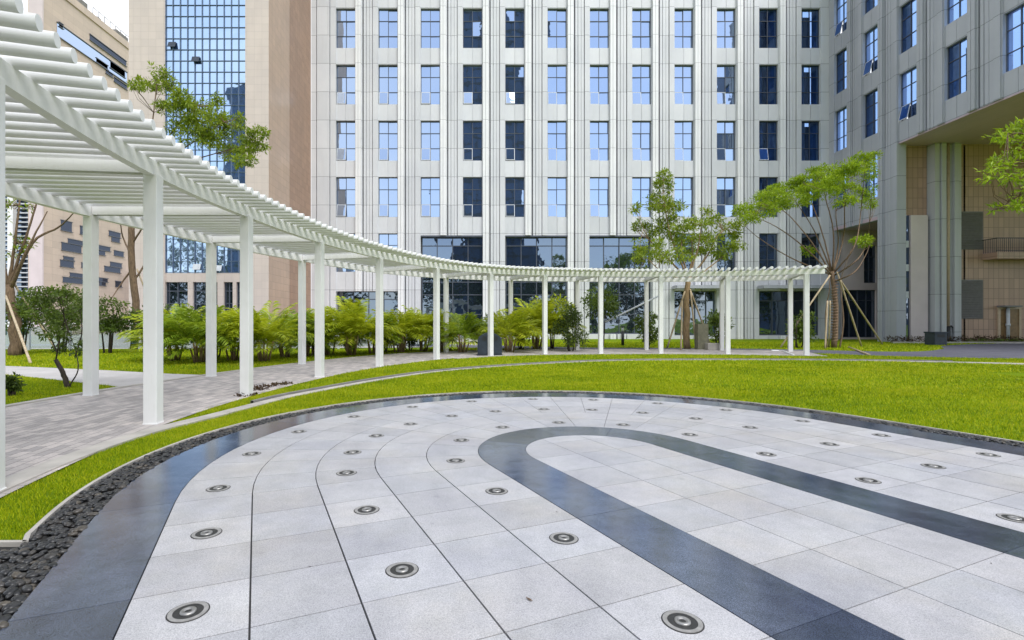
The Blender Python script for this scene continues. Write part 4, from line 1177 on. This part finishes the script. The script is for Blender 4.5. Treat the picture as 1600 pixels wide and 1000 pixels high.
# straw rope round the umbrella tree's trunk
b = MB(); P0 = at(1304, 540, 23.4); P1 = at(1304, 428, 23.4); n = 260
b.tube([(P0.x +   .128 * math.cos(k * .55), P0.y + .128 * math.sin(k * .55), .25 + k * (3.0 / n)) for k in range(n)], .016, 5, False)
tag(b.build('trunk_rope', M['rope'], None, True, loc=(P0.x, P0.y, 0)), 'straw rope wound round the trunk of the umbrella shaped tree', 'rope')
# pole and hose lying on the grass
b = MB(); q0, q1 = gd(1326, 543.5), gd(1358, 556)
b.tube([(q0.x, q0.y, .04), (q1.x, q1.y, .04)], .035, 8); tag(b.build('fallen_pole', M['bamboo'], None, True), 'pale pole lying on the grass right of the umbrella shaped tree', 'pole')
b = MB(); sp = spline([tuple(gd(*q)) for q in ((1205, 549), (1222, 549.5), (1232, 553), (1240, 556))])
b.tube([sp(u) + Vector((0, 0, .03)) for u in np.linspace(0, 3, 24)], .03, 7); tag(b.build('garden_hose', M['white'], None, True), 'short white hose lying beside the grey asphalt path', 'hose')

# ------------------------------------------------------------------ litter bins, stone blocks, lights
def bin_double():
    c = gd(765, 555.5); e = empty('litter_bin', c, 'dark slate litter bin with rounded top and two round openings', 'litter bin')
    w, dp, h = .86, .42, .82
    b = MB(); n = 20; pr = []
    for k in range(n + 1):
        a = math.pi * k / n; pr.append((c.x + w / 2 * math.cos(a), .50 + (h - .50) * math.sin(a)))
    poly = [(c.x + w / 2, 0.03)] + pr + [(c.x - w / 2, .03)]
    m = len(poly); vs = [(x, c.y - dp / 2, z) for x, z in poly] + [(x, c.y + dp / 2, z) for x, z in poly]
    b.add(vs, [tuple(range(m)), tuple(range(2 * m - 1, m - 1, -1))] + [(i, m + i, m + (i + 1) % m, (i + 1) % m) for i in range(m)])
    b.build('body', M['slate'], e)
    b = MB(); b.box(c.x - w / 2 - .03, c.x + w / 2 + .03, c.y - dp / 2 - .03, c.y + dp / 2 + .03, 0, .035); b.build('base', M['black'], e)
    for s in (-1, 1):
        b = MB(); q = (c.x + s * .2, c.y - dp / 2 - .006, .62)
        b.tube([(q[0], q[1] - .004, q[2]), (q[0], q[1] + .02, q[2])], .085, 18); b.build('opening', M['black'], e)
        b = MB(); b.box(c.x + s * .2 - .19, c.x + s * .2 + .19, c.y - dp / 2 - .012, c.y - dp / 2 - .002, .08, .46); b.build('door', M['slate'], e)
bin_double()
c = at(1462, 0, 26.0); e = empty('litter_bin', (c.x, c.y, 0), 'square dark grey litter bin on the lawn corner before the tiled wall', 'litter bin')
b = MB(); b.box(c.x - .31, c.x + .31, c.y - .3, c.y + .3, .02, .62); b.build('body', M['slate'], e, bevel=.02)
b = MB(); b.box(c.x - .34, c.x + .34, c.y - .33, c.y + .33, .621, .70); b.build('lid', M['slate'], e, bevel=.02)
b = MB(); b.box(c.x - .2, c.x + .2, c.y - .309, c.y - .302, .42, .56); b.build('opening', M['black'], e)
c = at(1096, 0, 21.8); e = empty('stone_block', (c.x, c.y, 0), 'upright mossy stone block in front of the propped tree', 'stone block')
b = MB()
vs = []
for z in np.linspace(0, 1.12, 8):
    for k in range(16):
        a = 2 * math.pi * k / 16; r = .24 * (1 / max(abs(math.cos(a)), abs(math.sin(a)))) ** .75
        d = 1 + .07 * noise.noise(Vector((math.cos(a) * 2, math.sin(a) * 2, z * 3))); vs.append((c.x + r * math.cos(a) * d, c.y + r * .8 * math.sin(a) * d, z))
fs = [(i * 16 + k, i * 16 + (k + 1) % 16, (i + 1) * 16 + (k + 1) % 16, (i + 1) * 16 + k) for i in range(7) for k in range(16)] + [tuple(112 + k for k in range(16))]
b.add(vs, fs); b.build('block', M['stone_box'], e)
b = MB(); c = at(1112, 0, 21.5)
b.box(c.x - .25, c.x + .25, c.y - .2, c.y + .2, 0, .30); o = b.build('kerb_stone', M['concrete'], None, loc=(c.x, c.y, 0), bevel=.02); tag(o, 'low pale stone block right of the mossy upright block', 'stone block')
c = at(973, 0, 25.5); e = empty('bollard_light', (c.x, c.y, 0), 'slim black garden light on the grass before the dark glazing', 'garden light')
b = MB(); b.tube([(c.x, c.y, 0), (c.x, c.y, .72)], .075, 14); b.build('post', M['black'], e, True)
b = MB(); b.tube([(c.x, c.y, .721), (c.x, c.y, .93)], .065, 14); b.build('lamp_head', M['frame_light'], e, True)
b = MB(); b.tube([(c.x, c.y, .931), (c.x, c.y, .98)], .10, 14); b.build('cap', M['black'], e, True)

# glass railing along the terrace edge
gr = empty('glass_railing', (-12, 21.5, 0), 'low glass railing with pale posts behind the hedge and palms', 'railing')
rp = [Vector(p) for p in ((-34, 20.4, 0), (-20, 20.8, 0), (-9, 21.9, 0), (-1.5, 23.3, 0))]
acc = []
for i in range(3):
    n = int((rp[i + 1] - rp[i]).length / 1.5)
    for k in range(n): acc.append(rp[i].lerp(rp[i + 1], k / n))
acc.append(rp[-1])
for i, p in enumerate(acc):
    b = MB(); b.box(p.x - .04, p.x + .04, p.y - .04, p.y + .04, 0, 1.1); b.build('post', M['frame_light'], gr)
    if i + 1 < len(acc):
        q = acc[i + 1]; d = (q - p).normalized(); a, z = p + d * .07, q - d * .07
        nn = Vector((d.y, -d.x, 0)) * .006
        b = MB(); b.prism([(a + nn)[:2], (z + nn)[:2], (z - nn)[:2], (a - nn)[:2]], .1, 1.0); b.build('panel', M['glass_rail'], gr)
b = MB(); b.tube([(p.x, p.y, 1.12) for p in acc], .03, 8); b.build('handrail', M['white'], gr, True)

# ------------------------------------------------------------------ grass blades
def on_lawn(x, y):
    r = stad(x, y)
    if r < 4.04: return False
    if y < 2.72 and x < -1.5: return False
    return True
KP = [kc(u) for u in np.linspace(0, len(KC) - 1, 400)]
KP = np.array([(p.x, p.y) for p in KP])
IC = np.array([ci(u)[:2] for u in np.linspace(0, UEND, 300)]); OC = np.array([co(u)[:2] for u in np.linspace(0, UEND, 300)])
AC = np.array([ac(u)[:2] for u in np.linspace(0, 10, 200)])
def dist(P, Q):
    out = np.empty(len(P))
    for i in range(0, len(P), 4000): out[i:i + 4000] = np.sqrt(((P[i:i + 4000, None, :] - Q[None]) ** 2).sum(-1).min(1))
    return out
def inside_poly(P, Q):
    x, y = P[:, 0], P[:, 1]; r = np.zeros(len(P), bool); j = len(Q) - 1
    for i in range(len(Q)):
        c = ((Q[i, 1] > y) != (Q[j, 1] > y)) & (x < (Q[j, 0] - Q[i, 0]) * (y - Q[i, 1]) / (Q[j, 1] - Q[i, 1] + 1e-12) + Q[i, 0])
        r ^= c; j = i
    return r
PERG = np.vstack([np.array([p[:2] for p in inL]), np.array([p[:2] for p in [off(co(u), ci(u), .36) for u in UU]])[::-1]])
GP = np.vstack([np.array(gp1)[:, :2], np.array(gp2)[::-1, :2]])
ASP = np.vstack([np.array([p[:2] for p in A1]), np.array([p[:2] for p in A2])[::-1]])
KA = [kc(u) for u in ku]; KB = [kc(u) - norm2(kc, u) * (kw(u) + .07) for u in ku]
KPOLY = np.vstack([np.array([p[:2] for p in KA]), np.array([p[:2] for p in KB])[::-1]])
UP = np.array([off(ci(u), co(u), .16)[:2] for u in UF]); UQ = np.array([off(ci(u), co(u), .43)[:2] for u in UF])
EPOLY = np.vstack([UP, UQ[::-1]])
BV = []
def blades(x0, x1, y0, y1, dens, h, w):
    n = int((x1 - x0) * (y1 - y0) * dens)
    P = np.c_[rng.uniform(x0, x1, n), rng.uniform(y0, y1, n)]
    # keep what the view can hold, with a margin for a side step
    P = P[np.abs(P[:, 0] / np.maximum(P[:, 1], .1) - .08) < 1.28]
    dx, dy = P[:, 0] - PC.x, P[:, 1] - PC.y; u = cT * dx + sT * dy; v = -sT * dx + cT * dy
    r = np.where(v > 0, np.hypot(u, v), np.abs(u)); P = P[(r > 4.03) & ~((P[:, 1] < 2.74) & (P[:, 0] < -1.5))]
    for Q in (PERG, GP, ASP, KPOLY, EPOLY): P = P[~inside_poly(P, Q)]
    # the left strip between the kerb and the near path edge stays paved
    n = len(P); a = rng.uniform(0, 6.28, n); hh = h * rng.uniform(.5, 1.3, n); ww_ = w * rng.uniform(.7, 1.3, n); le = rng.uniform(.1, .75, n) * hh; b_ = rng.uniform(0, 6.28, n)
    z0 = np.full(n, -.004)
    A = np.c_[P[:, 0] - np.cos(a) * ww_, P[:, 1] - np.sin(a) * ww_, z0]; B = np.c_[P[:, 0] + np.cos(a) * ww_, P[:, 1] + np.sin(a) * ww_, z0]
    T = np.c_[P[:, 0] + np.cos(b_) * le, P[:, 1] + np.sin(b_) * le, hh]
    BV.append(np.stack([A, B, T], 1).reshape(-1, 3))
blades(-3.6, -1.2, 2.7, 9, 10000, .024, .0026)
blades(-5, 4, 6.5, 12, 2600, .036, .005)
blades(-3, 12, 8, 14, 1100, .036, .008)
blades(3, 12, 3, 9, 2000, .034, .005)
blades(-2, 22, 12, 20, 620, .042, .012)
blades(-12, -5, 4, 13, 2600, .034, .005)
blades(-22, -2, 11, 21.5, 420, .05, .014)
blades(-2, 30, 20, 30, 130, .06, .022)
V = np.vstack(BV); print('blades', len(V) // 3)
o = np_mesh('grass', V, np.arange(len(V)).reshape(-1, 3), M['grass_blade'])
tag(o, 'short bright green grass covering the lawns', 'grass', kind='stuff')
for i, (px, py, lab) in enumerate(((827, 946, 'curled brown fallen leaf on the pale tiles near the front'), (870, 806, 'tiny dark fallen leaf beside the dark U band'), (484, 893, 'tiny dark fallen leaf on a tile joint at front left'), (1549, 888, 'tiny fallen leaf on the pale tiles at right'))):
    p = gd(px, py); L = .042 if i == 0 else .018; a = random.uniform(0, 6); mb = MB(); n = 7; vs = []
    for k in range(n):
        t_ = k / (n - 1); w_ = L * .13 * math.sin(math.pi * min(max(t_, .06), .96)); zz = .024 + L * .35 * (t_ - .45) ** 2
        for s_ in (-1, 0, 1): vs.append((p.x + math.cos(a) * L * (t_ - .5) - math.sin(a) * w_ * s_, p.y + math.sin(a) * L * (t_ - .5) + math.cos(a) * w_ * s_, zz + abs(s_) * w_ * .6))
    mb.add(vs, [(k * 3 + q, k * 3 + q + 1, k * 3 + q + 4, k * 3 + q + 3) for k in range(n - 1) for q in range(2)])
    tag(mb.build('fallen_leaf', M['bark_dark'] if i else M['bark'], None, loc=(p.x, p.y, .023), recalc=False), lab, 'leaf')
# dry litter and soil beside the third post
cl = [(gd(px, py).x, gd(px, py).y, .012, .16, .16, .012) for px, py in ((415, 606), (430, 603), (445, 601), (402, 610), (385, 619))]
V, Fc = leaves(cl, 500, .06, .5, seed=90); tag(np_mesh('leaf_litter', V, Fc, M['leaf_red']), 'small heap of dry brown leaf litter beside the third inner post', 'leaf litter', kind='stuff')

# ------------------------------------------------------------------ light
SUN_EL, SUN_AZ = R(51), R(152)          # azimuth clockwise from +Y
w = bpy.data.worlds.new('World'); scene.world = w; w.use_nodes = True
nt = w.node_tree; nt.nodes.clear()
out = nt.nodes.new('ShaderNodeOutputWorld'); bg = nt.nodes.new('ShaderNodeBackground')
sky = nt.nodes.new('ShaderNodeTexSky'); sky.sky_type = 'NISHITA'; sky.sun_disc = False; sky.sun_elevation = SUN_EL; sky.sun_rotation = SUN_AZ
sky.air_density = 1.0; sky.dust_density = .3; sky.ozone_density = 1.0
tc = nt.nodes.new('ShaderNodeTexCoord'); nz_ = nt.nodes.new('ShaderNodeTexNoise'); nz_.inputs['Scale'].default_value = 1.7; nz_.inputs['Detail'].default_value = 7; nz_.inputs['Roughness'].default_value = .55
mp = nt.nodes.new('ShaderNodeMapping'); mp.inputs['Scale'].default_value = (1, 1, 2.2); mp.inputs['Location'].default_value = (1.3, .4, .2)
nt.links.new(tc.outputs['Generated'], mp.inputs[0]); nt.links.new(mp.outputs[0], nz_.inputs['Vector'])
rp_ = nt.nodes.new('ShaderNodeValToRGB'); rp_.color_ramp.elements[0].position = .38; rp_.color_ramp.elements[0].color = (.38, .38, .38, 1); rp_.color_ramp.elements[1].position = .60; rp_.color_ramp.elements[1].color = (.8, .8, .8, 1)
nt.links.new(nz_.outputs[0], rp_.inputs[0])
sxyz = nt.nodes.new('ShaderNodeSeparateXYZ'); nt.links.new(tc.outputs['Generated'], sxyz.inputs[0])
mr = nt.nodes.new('ShaderNodeMapRange'); mr.interpolation_type = 'SMOOTHSTEP'; mr.inputs[1].default_value = -.15; mr.inputs[2].default_value = .6
nt.links.new(sxyz.outputs[1], mr.inputs[0])
mxf = nt.nodes.new('ShaderNodeMath'); mxf.operation = 'MAXIMUM'; nt.links.new(rp_.outputs[0], mxf.inputs[0]); nt.links.new(mr.outputs[0], mxf.inputs[1])
mx = nt.nodes.new('ShaderNodeMix'); mx.data_type = 'RGBA'; mx.inputs[7].default_value = (6.3, 6.5, 6.9, 1)   # a bank of white cloud, thick ahead and broken behind
nt.links.new(mxf.outputs[0], mx.inputs[0]); nt.links.new(sky.outputs[0], mx.inputs[6]); nt.links.new(mx.outputs[2], bg.inputs[0])
bg.inputs[1].default_value = .11; nt.links.new(bg.outputs[0], out.inputs[0])
ld = bpy.data.lights.new('Sun', 'SUN'); ld.energy = 1.5; ld.angle = R(34); ld.color = (1, .98, .95)
lo = bpy.data.objects.new('sun', ld); COL.objects.link(lo)
dirv = Vector((math.sin(SUN_AZ) * math.cos(SUN_EL), math.cos(SUN_AZ) * math.cos(SUN_EL), math.sin(SUN_EL)))
lo.rotation_euler = (-dirv).to_track_quat('-Z', 'Y').to_euler(); lo.location = (0, -5, 40)

cam = bpy.data.cameras.new('Camera'); cam.sensor_width = 36; cam.sensor_fit = 'HORIZONTAL'; cam.lens = F / 1600 * 36
cam.shift_x = (800 - CX) / 1600; cam.shift_y = (HY - 500) / 1600
cam.clip_start = .05; cam.clip_end = 3000
co_ = bpy.data.objects.new('camera', cam); COL.objects.link(co_); co_.location = (0, 0, EYE); co_.rotation_euler = (R(90), 0, 0)
scene.camera = co_
scene.view_settings.view_transform = 'Standard'; scene.view_settings.look = 'None'; scene.view_settings.gamma = 1
scene.view_settings.exposure = 1.08; scene.view_settings.use_curve_mapping = False
